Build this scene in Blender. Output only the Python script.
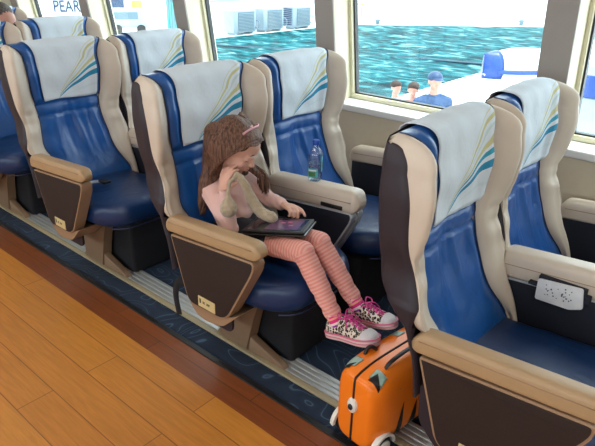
import bpy, bmesh, math, random
import numpy as np
from mathutils import Vector, Matrix, Quaternion
from mathutils.geometry import tessellate_polygon
random.seed(7); rng = np.random.RandomState(5)
for o in list(bpy.data.objects): bpy.data.objects.remove(o)
S = bpy.context.scene
COL = S.collection
PI = math.pi

# ------------------------------------------------------------------ camera
def V(*a): return Vector(a)
F = 567.6
def cd(px, py):
    v = Vector((px-297.5, py-223, F)); v.normalize(); return v
vx = cd(-437, -54); vy = cd(831, -26)
X = -vx; Y = (vy - vy.dot(X)*X).normalized(); Z = X.cross(Y)
cam_d = bpy.data.cameras.new('camera'); cam = bpy.data.objects.new('camera', cam_d); COL.objects.link(cam)
rm = Matrix(((X[0], -X[1], -X[2]), (Y[0], -Y[1], -Y[2]), (Z[0], -Z[1], -Z[2]))).to_4x4()
cam.matrix_world = Matrix.Translation((0, 0, 1.55)) @ rm
cam_d.sensor_width = 36; cam_d.lens = F/595*36; cam_d.clip_start = .02; cam_d.clip_end = 500
S.camera = cam
# ------------------------------------------------------------------ light
S.view_settings.view_transform = 'Standard'; S.view_settings.look = 'None'
S.view_settings.gamma = 1; S.view_settings.use_curve_mapping = False
S.view_settings.exposure = 0.55
w = bpy.data.worlds.new('world'); S.world = w; w.use_nodes = True
nt = w.node_tree; bg = nt.nodes['Background']
bg.inputs[0].default_value = (.86, .94, 1, 1); bg.inputs[1].default_value = 3.3
sd = bpy.data.lights.new('sun', 'SUN'); sd.energy = 4.0; sd.angle = math.radians(2); sd.color = (1, .96, .9)
so = bpy.data.objects.new('sun', sd); COL.objects.link(so)
so.rotation_euler = Vector((-.30, -.22, -1.3)).to_track_quat('-Z', 'Y').to_euler()
def area(name, loc, sx, sy, e, col, rot=(0, 0, 0)):
    d = bpy.data.lights.new(name, 'AREA'); d.shape = 'RECTANGLE'; d.size = sx; d.size_y = sy
    d.energy = e; d.color = col
    o = bpy.data.objects.new(name, d); COL.objects.link(o); o.location = loc; o.rotation_euler = rot
    return o
CEIL = 2.25
for i, x in enumerate((-5.2, -3.2, -1.2, 0.9)):
    area('aisle_ceiling_light', (x, 0.25, CEIL-.05), .9, .25, 4.5, (1, .90, .78))
for i, x in enumerate((-4.2, -2.2, -0.2, 1.6)):
    area('seat_ceiling_light', (x, 1.3, CEIL-.05), .9, .2, .5, (1, .97, .94))

# ------------------------------------------------------------------ materials
def sock(node, name): return node.inputs[name]
def mat(name, col, rough=.6, metal=0, spec=.5, bump=None, var=None, coat=0, sheen=0):
    m = bpy.data.materials.new(name); m.use_nodes = True
    nt = m.node_tree; p = nt.nodes['Principled BSDF']
    p.inputs['Base Color'].default_value = (*col, 1); p.inputs['Roughness'].default_value = rough
    p.inputs['Metallic'].default_value = metal; p.inputs['Specular IOR Level'].default_value = spec
    p.inputs['Coat Weight'].default_value = coat; p.inputs['Sheen Weight'].default_value = sheen
    tc = nt.nodes.new('ShaderNodeTexCoord')
    if var:   # (scale, amount)
        n = nt.nodes.new('ShaderNodeTexNoise'); n.inputs['Scale'].default_value = var[0]; n.inputs['Detail'].default_value = 4
        nt.links.new(tc.outputs['Object'], n.inputs['Vector'])
        h = nt.nodes.new('ShaderNodeMix'); h.data_type = 'RGBA'; a = var[1]
        h.inputs[6].default_value = (*[c*(1-a) for c in col], 1); h.inputs[7].default_value = (*[min(1, c*(1+a)) for c in col], 1)
        nt.links.new(n.outputs['Fac'], h.inputs[0]); nt.links.new(h.outputs[2], p.inputs['Base Color'])
    if bump:  # (scale, strength, distance[, detail])
        n = nt.nodes.new('ShaderNodeTexNoise'); n.inputs['Scale'].default_value = bump[0]; n.inputs['Detail'].default_value = bump[3] if len(bump) > 3 else 5
        nt.links.new(tc.outputs['Object'], n.inputs['Vector'])
        b = nt.nodes.new('ShaderNodeBump'); b.inputs['Strength'].default_value = bump[1]; b.inputs['Distance'].default_value = bump[2]
        nt.links.new(n.outputs['Fac'], b.inputs['Height']); nt.links.new(b.outputs[0], p.inputs['Normal'])
    return m
def N(m, t, **kw):
    n = m.node_tree.nodes.new(t)
    for k, v in kw.items(): setattr(n, k, v)
    return n
def L(m, a, b): m.node_tree.links.new(a, b)
def P(m): return m.node_tree.nodes['Principled BSDF']
def ramp(m, stops, interp='LINEAR'):
    r = N(m, 'ShaderNodeValToRGB'); r.color_ramp.interpolation = interp
    e = r.color_ramp.elements
    e[0].position = stops[0][0]; e[0].color = (*stops[0][1], 1)
    e[1].position = stops[1][0]; e[1].color = (*stops[1][1], 1)
    for p, c in stops[2:]:
        q = e.new(p); q.color = (*c, 1)
    return r
def math_n(m, op, a, b=None):
    n = N(m, 'ShaderNodeMath', operation=op)
    for i, q in enumerate((a, b)):
        if q is None: continue
        if isinstance(q, (int, float)): n.inputs[i].default_value = q
        else: L(m, q, n.inputs[i])
    return n.outputs[0]

def leather(name, col, rough=.38, wr=.5):
    m = mat(name, col, rough, spec=.5, var=(6, .08))
    tc = N(m, 'ShaderNodeTexCoord')
    v = N(m, 'ShaderNodeTexVoronoi'); v.inputs['Scale'].default_value = 420
    n = N(m, 'ShaderNodeTexNoise'); n.inputs['Scale'].default_value = 9; n.inputs['Detail'].default_value = 2; n.inputs['Distortion'].default_value = .6
    L(m, tc.outputs['Object'], v.inputs['Vector']); L(m, tc.outputs['Object'], n.inputs['Vector'])
    b1 = N(m, 'ShaderNodeBump'); b1.inputs['Strength'].default_value = wr; b1.inputs['Distance'].default_value = .012
    b2 = N(m, 'ShaderNodeBump'); b2.inputs['Strength'].default_value = .12; b2.inputs['Distance'].default_value = .001
    L(m, n.outputs['Fac'], b1.inputs['Height']); L(m, v.outputs['Distance'], b2.inputs['Height'])
    L(m, b1.outputs[0], b2.inputs['Normal']); L(m, b2.outputs[0], P(m).inputs['Normal'])
    return m
M = {}
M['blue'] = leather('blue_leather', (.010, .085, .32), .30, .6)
M['blueshade'] = leather('shaded_cushion_leather', (.006, .030, .11), .34, .4)  # darker copy of the seat blue, with the cushions' shade put into the colour
M['pedestal'] = mat('pedestal_tan', (.24, .155, .095), .45)
M['piping'] = mat('dark_piping', (.02, .035, .10), .4)
M['cream'] = leather('cream_leather', (.60, .52, .44), .42, .45)
M['shell'] = mat('back_shell', (.020, .014, .024), .55, bump=(300, .1, .001))
M['cap'] = leather('tan_armrest', (.40, .265, .145), .40, .1)
M['capcream'] = leather('cream_armrest', (.62, .53, .44), .36, .1)
M['frame'] = mat('tan_frame', (.32, .205, .125), .42)
M['greyframe'] = mat('grey_frame', (.42, .44, .47), .35)
M['brown'] = mat('brown_panel', (.022, .010, .008), .85, bump=(500, .3, .001), var=(200, .3))
M['navy'] = mat('navy_panel', (.010, .014, .028), .8, bump=(500, .3, .001))
M['black'] = mat('black_fabric', (.006, .007, .011), .9)
M['blackplastic'] = mat('black_plastic', (.012, .012, .014), .4)
M['metal'] = mat('buckle_metal', (.5, .52, .55), .3, metal=1)
M['alu'] = mat('aluminium', (.60, .62, .62), .38, metal=.6, bump=(60, .05, .001))
M['railtan'] = mat('rail_edge', (.38, .32, .20), .45, bump=(90, .1, .001))
M['tag'] = mat('tag_yellow', (.62, .50, .25), .5)
M['tagwhite'] = mat('tag_white', (.72, .73, .75), .5, var=(60, .12))
M['ink'] = mat('ink', (.03, .03, .05), .6)
M['strap'] = mat('grey_strap', (.28, .31, .36), .7)

# head cover : white cloth with a fan of curved stripes, from its own UV
m = mat('headrest_cloth', (.62, .69, .77), .85, bump=(55, .35, .004, 3)); M['cloth'] = m
uv = N(m, 'ShaderNodeUVMap'); uv.uv_map = 'UVMap'
sx = N(m, 'ShaderNodeSeparateXYZ'); L(m, uv.outputs[0], sx.inputs[0])
s = math_n(m, 'DIVIDE', math_n(m, 'SUBTRACT', sx.outputs[0], .27), .73)
sc = math_n(m, 'MAXIMUM', s, .0005)
val = math_n(m, 'DIVIDE', sx.outputs[1], math_n(m, 'POWER', sc, .80))
Wc = (.62, .69, .77); T1 = (.02, .24, .42); T2 = (.03, .30, .45); Gd = (.52, .50, .27); Gr = (.40, .52, .55)
r = ramp(m, [(0, Wc), (.17, (.56, .66, .72)), (.21, Wc), (.36, T1), (.45, Wc), (.51, T2), (.565, Wc), (.60, Gd), (.655, Wc), (.70, (.50, .60, .62)), (.73, Wc), (.77, Gd), (.82, Wc), (.87, (.58, .58, .42)), (.89, Wc)], 'CONSTANT')
L(m, val, r.inputs[0])
mk = math_n(m, 'GREATER_THAN', s, .0)
mx = N(m, 'ShaderNodeMix', data_type='RGBA'); mx.inputs[6].default_value = (*Wc, 1)
L(m, mk, mx.inputs[0]); L(m, r.outputs[0], mx.inputs[7]); L(m, mx.outputs[2], P(m).inputs['Base Color'])

# wood floor planks
def wood(name, c1, c2, seam, bw, rh):
    m = mat(name, c1, .32, spec=.5)
    tc = N(m, 'ShaderNodeTexCoord')
    br = N(m, 'ShaderNodeTexBrick'); br.offset = .37; br.inputs['Scale'].default_value = 1
    br.inputs['Color1'].default_value = (*c1, 1); br.inputs['Color2'].default_value = (*c2, 1); br.inputs['Mortar'].default_value = (*seam, 1)
    br.inputs['Mortar Size'].default_value = .0022; br.inputs['Mortar Smooth'].default_value = .3; br.inputs['Brick Width'].default_value = bw; br.inputs['Row Height'].default_value = rh
    L(m, tc.outputs['Object'], br.inputs['Vector'])
    mp = N(m, 'ShaderNodeMapping'); mp.inputs['Scale'].default_value = (2.2, 30, 1)
    L(m, tc.outputs['Object'], mp.inputs['Vector'])
    n = N(m, 'ShaderNodeTexNoise'); n.inputs['Scale'].default_value = 2.4; n.inputs['Detail'].default_value = 6; n.inputs['Distortion'].default_value = .8
    L(m, mp.outputs[0], n.inputs['Vector'])
    rr = ramp(m, [(.3, (.72, .72, .72)), (.7, (1.0, 1.0, 1.0))]); L(m, n.outputs['Fac'], rr.inputs[0])
    mx = N(m, 'ShaderNodeMix', data_type='RGBA', blend_type='MULTIPLY'); mx.inputs[0].default_value = .8
    L(m, br.outputs['Color'], mx.inputs[6]); L(m, rr.outputs[0], mx.inputs[7]); L(m, mx.outputs[2], P(m).inputs['Base Color'])
    return m
M['wood'] = wood('floor_wood', (.62, .25, .042), (.54, .205, .034), (.25, .09, .02), 1.35, .145)
M['woodborder'] = wood('border_wood', (.27, .078, .024), (.22, .062, .02), (.10, .035, .015), .9, .2)
# carpet
m = mat('carpet', (.02, .045, .09), .95, bump=(700, .5, .003)); M['carpet'] = m
tc = N(m, 'ShaderNodeTexCoord'); n = N(m, 'ShaderNodeTexNoise'); n.inputs['Scale'].default_value = 3.2; n.inputs['Detail'].default_value = 0; n.inputs['Distortion'].default_value = 1.6
L(m, tc.outputs['Object'], n.inputs['Vector'])
q = math_n(m, 'PINGPONG', math_n(m, 'MULTIPLY', n.outputs['Fac'], 9.0), .5)
r = ramp(m, [(0, (.06, .11, .18)), (.06, (.045, .085, .15)), (.11, (.014, .030, .062)), (1, (.010, .022, .05))]); L(m, math_n(m, 'MULTIPLY', q, 2), r.inputs[0]); L(m, r.outputs[0], P(m).inputs['Base Color'])

M['liner'] = mat('wall_liner', (.52, .46, .36), .7, bump=(200, .1, .001), var=(30, .05))
M['ledge'] = mat('ledge_white', (.72, .74, .76), .4)
M['windowcream'] = mat('window_cream', (.72, .68, .50), .6, var=(25, .06))
M['pillarshade'] = mat('pillar_backlit_grey', (.33, .31, .29), .7, var=(8, .05))  # backlit shade of the cream posts' front face, painted in as grey
M['ceiling'] = mat('ceiling_white', (.55, .53, .50), .7)
M['gasket'] = mat('gasket', (.02, .025, .03), .5)
M['bulk'] = mat('bulkhead', (.66, .66, .55), .7)

def thin_glass(name, tint, ior=1.45, extra=0):
    m = bpy.data.materials.new(name); m.use_nodes = True; nt = m.node_tree
    nt.nodes.remove(nt.nodes['Principled BSDF']); out = nt.nodes['Material Output']
    t = nt.nodes.new('ShaderNodeBsdfTransparent'); t.inputs[0].default_value = (*tint, 1)
    g = nt.nodes.new('ShaderNodeBsdfGlossy'); g.inputs['Roughness'].default_value = .02
    lw = nt.nodes.new('ShaderNodeLayerWeight'); lw.inputs[0].default_value = .5
    pw = nt.nodes.new('ShaderNodeMath'); pw.operation = 'POWER'; pw.inputs[1].default_value = 5; nt.links.new(lw.outputs['Facing'], pw.inputs[0])
    f = nt.nodes.new('ShaderNodeMath'); f.operation = 'MULTIPLY_ADD'; f.inputs[1].default_value = .9; f.inputs[2].default_value = ((ior-1)/(ior+1))**2; nt.links.new(pw.outputs[0], f.inputs[0])
    mx = nt.nodes.new('ShaderNodeMixShader')
    a = nt.nodes.new('ShaderNodeMath'); a.operation = 'ADD'; a.inputs[1].default_value = extra
    nt.links.new(f.outputs[0], a.inputs[0]); nt.links.new(a.outputs[0], mx.inputs[0])
    nt.links.new(t.outputs[0], mx.inputs[1]); nt.links.new(g.outputs[0], mx.inputs[2]); nt.links.new(mx.outputs[0], out.inputs[0])
    return m
M['glass'] = thin_glass('window_glass', (.93, .98, .98))
M['bottleglass'] = thin_glass('bottle_plastic', (.90, .95, .98), 1.45, .08)
M['waterin'] = thin_glass('bottle_water', (.82, .90, .93), 1.33, .05)

# ------------------------------------------------------------------ mesh helpers
def link(o, parent=None):
    COL.objects.link(o)
    if parent is not None: o.parent = parent
    return o
def obj(name, bm, m, parent=None, smooth=True, recalc=True):
    me = bpy.data.meshes.new(name)
    if recalc: bmesh.ops.recalc_face_normals(bm, faces=bm.faces[:])
    bm.to_mesh(me); bm.free()
    for mm in (m if isinstance(m, (list, tuple)) else [m]): me.materials.append(mm)
    if smooth is True: me.polygons.foreach_set('use_smooth', [True]*len(me.polygons))
    elif smooth: # angle
        me.polygons.foreach_set('use_smooth', [True]*len(me.polygons)); me.set_sharp_from_angle(angle=math.radians(smooth))
    me.update()
    return link(bpy.data.objects.new(name, me), parent)
def tag(o, label, cat, group=None):
    o['label'] = label; o['category'] = cat
    if group: o['group'] = group
    return o
def struct(o): o['kind'] = 'structure'; return o
def empty(name, loc, rz=0):
    o = bpy.data.objects.new(name, None); COL.objects.link(o); o.location = loc; o.rotation_euler = (0, 0, rz); o.empty_display_size = .1
    return o
def box(bm, x0, x1, y0, y1, z0, z1, r=0, seg=3, fn=None, mi=0):
    res = bmesh.ops.create_cube(bm, size=1); vs = res['verts']
    for v in vs: v.co = ((x0+x1)/2+v.co.x*(x1-x0), (y0+y1)/2+v.co.y*(y1-y0), (z0+z1)/2+v.co.z*(z1-z0))
    fs = set(f for v in vs for f in v.link_faces)
    if r > 0:
        es = list(set(e for v in vs for e in v.link_edges))
        rr = bmesh.ops.bevel(bm, geom=es, offset=r, segments=seg, affect='EDGES', profile=.5)
        vs = set(rr['verts'])
        for f in rr['faces']:
            for v in f.verts: vs.add(v)
        st = list(vs)
        seen = set(vs)
        while st:
            v = st.pop()
            for e in v.link_edges:
                ov = e.other_vert(v)
                if ov not in seen: seen.add(ov); st.append(ov)
        vs = seen
    for v in vs:
        if fn: v.co = fn(v.co.copy())
    if mi:
        for f in set(f for v in vs for f in v.link_faces): f.material_index = mi
    return vs
def grid(bm, pts, close_u=False, close_v=False, cap=False, uvs=None, mi=0):
    nv = len(pts); nu = len(pts[0])
    vv = [[bm.verts.new(p) for p in row] for row in pts]
    uvl = bm.loops.layers.uv.new('UVMap') if uvs is not None else None
    for j in range(nv if close_v else nv-1):
        for i in range(nu if close_u else nu-1):
            a, b, c, d = (j, i), (j, (i+1) % nu), ((j+1) % nv, (i+1) % nu), ((j+1) % nv, i)
            try: f = bm.faces.new([vv[p][q] for p, q in (a, b, c, d)])
            except ValueError: continue
            f.material_index = mi
            if uvl:
                for lp, (p, q) in zip(f.loops, (a, b, c, d)): lp[uvl].uv = uvs[p][q]
    if cap:
        for row in (vv[0], vv[-1]):
            try: bm.faces.new(row).material_index = mi
            except ValueError: pass
    return vv
def cr(keys, t):   # interpolate keys [(t, v...)] with smooth (Catmull-Rom style monotone-ish) interpolation
    ks = sorted(keys)
    if t <= ks[0][0]: return ks[0][1]
    if t >= ks[-1][0]: return ks[-1][1]
    for i in range(len(ks)-1):
        if ks[i][0] <= t <= ks[i+1][0]:
            t0, a = ks[i]; t1, b = ks[i+1]; u = (t-t0)/(t1-t0)
            ma = (b-ks[i-1][1])/(t1-ks[i-1][0])*(t1-t0) if i > 0 else (b-a)
            mb = (ks[i+2][1]-a)/(ks[i+2][0]-t0)*(t1-t0) if i+2 < len(ks) else (b-a)
            return (2*u**3-3*u*u+1)*a+(u**3-2*u*u+u)*ma+(-2*u**3+3*u*u)*b+(u**3-u*u)*mb
def path(pts, n):  # smooth polyline through points
    ts = [(i, p) for i, p in enumerate(pts)]; out = []
    for k in range(n):
        t = k/(n-1)*(len(pts)-1)
        out.append(Vector([cr([(i, p[c]) for i, p in ts], t) for c in range(3)]))
    return out
def tube(bm, pts, r, seg=8, flat=None, up=None, mi=0):   # r number or list; flat = (a,b) multipliers
    n = len(pts); pts = [Vector(p) for p in pts]; rows = []
    ref = Vector(up) if up else Vector((0.13, .21, .97))
    for i, p in enumerate(pts):
        t = (pts[min(i+1, n-1)]-pts[max(i-1, 0)]).normalized()
        a = t.cross(ref)
        if a.length < 1e-3: a = t.cross(Vector((1, 0, 0)))
        a.normalize(); b = a.cross(t).normalized()
        rr = r[i] if isinstance(r, (list, tuple)) else r
        fa, fb = flat or (1, 1)
        rows.append([p+a*math.cos(2*PI*k/seg)*rr*fa+b*math.sin(2*PI*k/seg)*rr*fb for k in range(seg)])
    grid(bm, rows, close_u=True, cap=True, mi=mi)
def ell(bm, c, r, M3=None, seg=20):
    res = bmesh.ops.create_uvsphere(bm, u_segments=seg, v_segments=max(8, seg//2), radius=1)
    for v in res['verts']:
        q = Vector((v.co.x*r[0], v.co.y*r[1], v.co.z*r[2]))
        if M3: q = M3 @ q
        v.co = q+Vector(c)
def tcap(bm, a, b, ra, rb, seg=14):   # tapered round-ended limb
    a = Vector(a); b = Vector(b); d = b-a; l = d.length; d = d/l if l > 1e-6 else Vector((0, 0, 1))
    q = d.to_track_quat('Z', 'Y'); prof = []
    for k in range(5): th = -PI/2+k*PI/2/5; prof.append((ra*math.cos(th)+1e-5, ra*math.sin(th)))
    prof.append((ra, 0)); prof.append((rb, l))
    for k in range(1, 6): th = k*PI/2/5; prof.append((rb*math.cos(th)+1e-5, l+rb*math.sin(th)))
    rows = [[a+q @ Vector((r*math.cos(2*PI*i/seg), r*math.sin(2*PI*i/seg), h)) for i in range(seg)] for r, h in prof]
    grid(bm, rows, close_u=True, cap=True)
def lathe(bm, c, prof, seg=24, mi=0, cap=True):
    rows = [[Vector(c)+Vector((r*math.cos(2*PI*i/seg), r*math.sin(2*PI*i/seg), h)) for i in range(seg)] for r, h in prof]
    grid(bm, rows, close_u=True, cap=cap, mi=mi)
def prism(bm, poly, y0, y1, bevel=0, mi=0, axis='y'):   # poly in (x,z)
    def pt(p, y): return (p[0], y, p[1]) if axis == 'y' else (p[0], p[1], y) if axis == 'z' else (y, p[0], p[1])
    a = [bm.verts.new(pt(p, y0)) for p in poly]; b = [bm.verts.new(pt(p, y1)) for p in poly]
    fs = [bm.faces.new(a), bm.faces.new(b[::-1])]
    n = len(poly)
    for i in range(n): fs.append(bm.faces.new([a[i], b[i], b[(i+1) % n], a[(i+1) % n]]))
    for f in fs: f.material_index = mi
    if bevel:
        es = [e for f in fs[:2] for e in f.edges]
        bmesh.ops.bevel(bm, geom=es, offset=bevel, segments=3, affect='EDGES', profile=.5, clamp_overlap=True)
def roundpoly(poly, rads, n=5):
    out = []; k = len(poly)
    for i in range(k):
        p = Vector(poly[i]); a = Vector(poly[i-1]); b = Vector(poly[(i+1) % k]); r = rads[i] if isinstance(rads, (list, tuple)) else rads
        if r <= 0: out.append(tuple(p)); continue
        r1 = min(r, (a-p).length*.45); r2 = min(r, (b-p).length*.45)
        A = p+(a-p).normalized()*r1; B = p+(b-p).normalized()*r2
        for j in range(n+1):
            t = j/n; out.append(tuple((1-t)**2*A+2*t*(1-t)*p+t*t*B))
    return out
def inset(poly, d):
    c = Vector((sum(p[0] for p in poly)/len(poly), sum(p[1] for p in poly)/len(poly)))
    out = []; k = len(poly)
    area2 = sum(poly[i][0]*poly[(i+1) % k][1]-poly[(i+1) % k][0]*poly[i][1] for i in range(k))
    sg = 1 if area2 > 0 else -1
    for i in range(k):
        a = Vector(poly[i-1]); p = Vector(poly[i]); b = Vector(poly[(i+1) % k])
        n1 = Vector((-(p-a).y, (p-a).x)).normalized()*sg; n2 = Vector((-(b-p).y, (b-p).x)).normalized()*sg
        m = (n1+n2); l = m.length
        m = m/l if l > 1e-6 else n1
        out.append(tuple(p+m*d/max(.35, m.dot(n1))))
    return out
def remesh(name, bm, voxel, smooth=3, m=None, parent=None, disp=None, sfac=.5):
    me = bpy.data.meshes.new('tmp'); bmesh.ops.recalc_face_normals(bm, faces=bm.faces[:]); bm.to_mesh(me); bm.free()
    o = bpy.data.objects.new('tmp', me); COL.objects.link(o)
    md = o.modifiers.new('r', 'REMESH'); md.mode = 'VOXEL'; md.voxel_size = voxel
    if smooth:
        s = o.modifiers.new('s', 'SMOOTH'); s.factor = sfac; s.iterations = smooth
    bpy.context.view_layer.update()
    dg = bpy.context.evaluated_depsgraph_get(); ev = o.evaluated_get(dg)
    out = bpy.data.meshes.new_from_object(ev)
    bpy.data.objects.remove(o); out.name = name
    out.materials.clear()
    for mm in (m if isinstance(m, (list, tuple)) else [m]): out.materials.append(mm)
    if disp:
        ns = [Vector(n.vector) for n in out.vertex_normals]
        cs = [disp(v.co.copy(), n) for v, n in zip(out.vertices, ns)]
        out.vertices.foreach_set('co', [c for p in cs for c in p])
    out.polygons.foreach_set('use_smooth', [True]*len(out.polygons)); out.update()
    return link(bpy.data.objects.new(name, out), parent)
def text_mesh(name, body, size, depth, m, mat4, parent=None, font_w=1.0):
    c = bpy.data.curves.new('t', 'FONT'); c.body = body; c.size = size; c.extrude = depth; c.align_x = 'CENTER'; c.align_y = 'CENTER'
    c.offset = size*.012
    o = bpy.data.objects.new('t', c); COL.objects.link(o); bpy.context.view_layer.update()
    dg = bpy.context.evaluated_depsgraph_get(); me = bpy.data.meshes.new_from_object(o.evaluated_get(dg)); bpy.data.objects.remove(o)
    me.name = name; me.materials.clear(); me.materials.append(m); me.transform(mat4 @ Matrix.Diagonal((font_w, 1, 1, 1)))
    return link(bpy.data.objects.new(name, me), parent)
def copy_tree(o, parent=None):
    c = o.copy(); COL.objects.link(c)
    if parent is not None: c.parent = parent
    for ch in [x for x in COL.objects if x.parent == o]: copy_tree(ch, c)
    return c

# ------------------------------------------------------------------ room
XL, XR, YN = -6.6, 2.6, -2.4
bm = bmesh.new(); box(bm, XL, XR, YN, 1.125, -.05, 0); fl = struct(obj('floor', bm, M['wood'], smooth=False))
bm = bmesh.new(); box(bm, XL, XR, 1.125, 1.262, -.05, 0); struct(obj('floor_border', bm, M['woodborder'], smooth=False))
bm = bmesh.new(); box(bm, XL, XR, 1.262, 1.287, -.05, .006, .002); struct(obj('trim_1', bm, M['blackplastic'], smooth=False))
bm = bmesh.new(); box(bm, XL, XR, 1.287, 2.66, -.05, 0); struct(obj('carpet', bm, M['carpet'], smooth=False))
def rail(y, z=0):
    bm = bmesh.new(); box(bm, XL+.02, XR-.02, y, y+.028, 0, .012, .003)
    r = obj('seat_rail', bm, M['railtan'], smooth=40)
    bm = bmesh.new(); box(bm, XL+.02, XR-.02, y+.028, y+.13, 0, .006)
    for k in range(4): box(bm, XL+.02, XR-.02, y+.030+k*.026, y+.046+k*.026, .006, .012, .002)
    obj('ribbed_track', bm, M['alu'], r, smooth=40)
    return r
tag(rail(1.39), 'ribbed aluminium seat rail along the aisle edge of the carpet', 'floor rail')
# window wall: leans in by 8 degrees above the ledge
TL = math.tan(math.radians(8))
def lean(co, y=None): return Vector((co.x, co.y-(co.z-.83)*TL, co.z))
bm = bmesh.new(); box(bm, XL, XR, 2.60, 2.66, 0, .80); struct(obj('wall_window_side', bm, M['liner'], smooth=False))
bm = bmesh.new(); box(bm, XL, XR, 2.585, 2.80, .797, .835, .008); struct(obj('trim_2', bm, M['ledge'], smooth=40))
bm = bmesh.new(); box(bm, XL, XR, 2.60, 2.86, 1.85, 2.45, fn=lean); struct(obj('wall_over_windows', bm, M['windowcream'], smooth=False))
bnd = [-7.9+1.22*k for k in range(0)]
posts = [-5.57, -4.35, -3.14, -1.92, -.705, .51, 1.73]
for i, xb in enumerate(posts):
    bm = bmesh.new()
    box(bm, xb-.125, xb, 2.595, 2.606, .836, 1.86, fn=lean, mi=0)
    box(bm, xb-.125, xb, 2.606, 2.80, .836, 1.86, fn=lean, mi=1)
    struct(obj('pillar_%d' % (i+1), bm, [M['pillarshade'], M['windowcream']], smooth=False))
edges = [-6.6]+posts+[2.6]
for i in range(len(edges)-1):
    x0 = edges[i]; x1 = edges[i+1]-(.125 if i < len(posts) else 0)
    if i == 0:
        bm = bmesh.new(); box(bm, x0, x1+.02, 2.72, 2.80, .836, 1.86, fn=lean); struct(obj('wall_blank_panel', bm, M['bulk'], smooth=False)); continue
    bm = bmesh.new()
    for a, b, c, d in ((x0, x1, .836, .862), (x0, x1, 1.83, 1.86), (x0, x0+.018, .862, 1.83), (x1-.018, x1, .862, 1.83)):
        box(bm, a, b, 2.735, 2.80, c, d, .003, 2, fn=lean)
    wf = struct(obj('window_%d' % i, bm, M['windowcream'], smooth=40))
    bm = bmesh.new()
    for a, b, c, d in ((x0+.018, x1-.018, .862, .87), (x0+.018, x1-.018, 1.822, 1.83), (x0+.018, x0+.027, .87, 1.822), (x1-.027, x1-.018, .87, 1.822)):
        box(bm, a, b, 2.755, 2.785, c, d, fn=lean)
    obj('gasket', bm, M['gasket'], wf, smooth=False)
    bm = bmesh.new(); box(bm, x0+.02, x1-.02, 2.768, 2.774, .865, 1.828, fn=lean); obj('window_glass', bm, M['glass'], wf, smooth=False)
bm = bmesh.new(); box(bm, XL, XR, YN-.06, 2.75, CEIL, CEIL+.06); struct(obj('ceiling', bm, M['ceiling'], smooth=False))
bm = bmesh.new(); box(bm, XL-.06, XL, YN, 2.66, 0, CEIL); struct(obj('wall_rear', bm, M['bulk'], smooth=False))
bm = bmesh.new(); box(bm, XR, XR+.06, YN, 2.66, 0, CEIL); struct(obj('wall_front', bm, M['bulk'], smooth=False))
bm = bmesh.new(); box(bm, XL, XR, YN-.06, YN, 0, .85); box(bm, XL, XR, YN-.06, YN, 1.85, CEIL)
for x in [XL]+[XL+1.15+1.22*k for k in range(7)]: box(bm, x, x+.16, YN-.06, YN, .85, 1.85)
struct(obj('wall_aisle_side', bm, M['bulk'], smooth=False))
def portal(loc, sx, sy, rot):
    d = bpy.data.lights.new('daylight_portal', 'AREA'); d.shape = 'RECTANGLE'; d.size = sx; d.size_y = sy; d.cycles.is_portal = True
    o = bpy.data.objects.new('daylight_portal', d); COL.objects.link(o); o.location = loc; o.rotation_euler = rot
portal((-2.0, 2.86, 1.35), 9.2, 1.15, (math.radians(-90), 0, 0))
portal((-2.0, YN-.08, 1.35), 9.2, 1.0, (math.radians(90), 0, 0))

# ------------------------------------------------------------------ seat
W_ = .59
def xr(z): return cr([(.30, .05), (.42, .035), (.50, .012), (.60, -.03), (.66, -.085), (.73, -.137), (.80, -.148), (.99, -.157), (1.2, -.157)], z)
def xb(z): return cr([(.40, .05), (.55, .03), (.69, .004), (.76, -.022), (.84, -.044), (.91, -.050), (.99, -.052), (1.05, -.066), (1.1, -.085)], z)
def base(z): return cr([(.40, .09), (.48, .055), (.55, .015), (.63, -.015), (.73, -.045), (.84, -.068), (.90, -.080), (1.0, -.072), (1.07, -.085)], z)
def tip(z): return cr([(.40, .12), (.50, .085), (.58, .045), (.65, .018), (.72, .004), (.80, -.024), (.90, -.002), (1.0, .010), (1.07, .0)], z)
def yb(z): return cr([(.42, .015), (.48, .045), (.55, .078), (.63, .098), (.73, .108), (.84, .112), (.90, .104), (1.0, .098), (1.1, .096)], z)
Z0 = 1.065
def ztop(y):
    y = min(y, W_-y)
    return cr([(-.01, 1.120), (.02, 1.140), (.05, 1.150), (.10, 1.154), (.18, 1.158), (.30, 1.160)], y)
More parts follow.
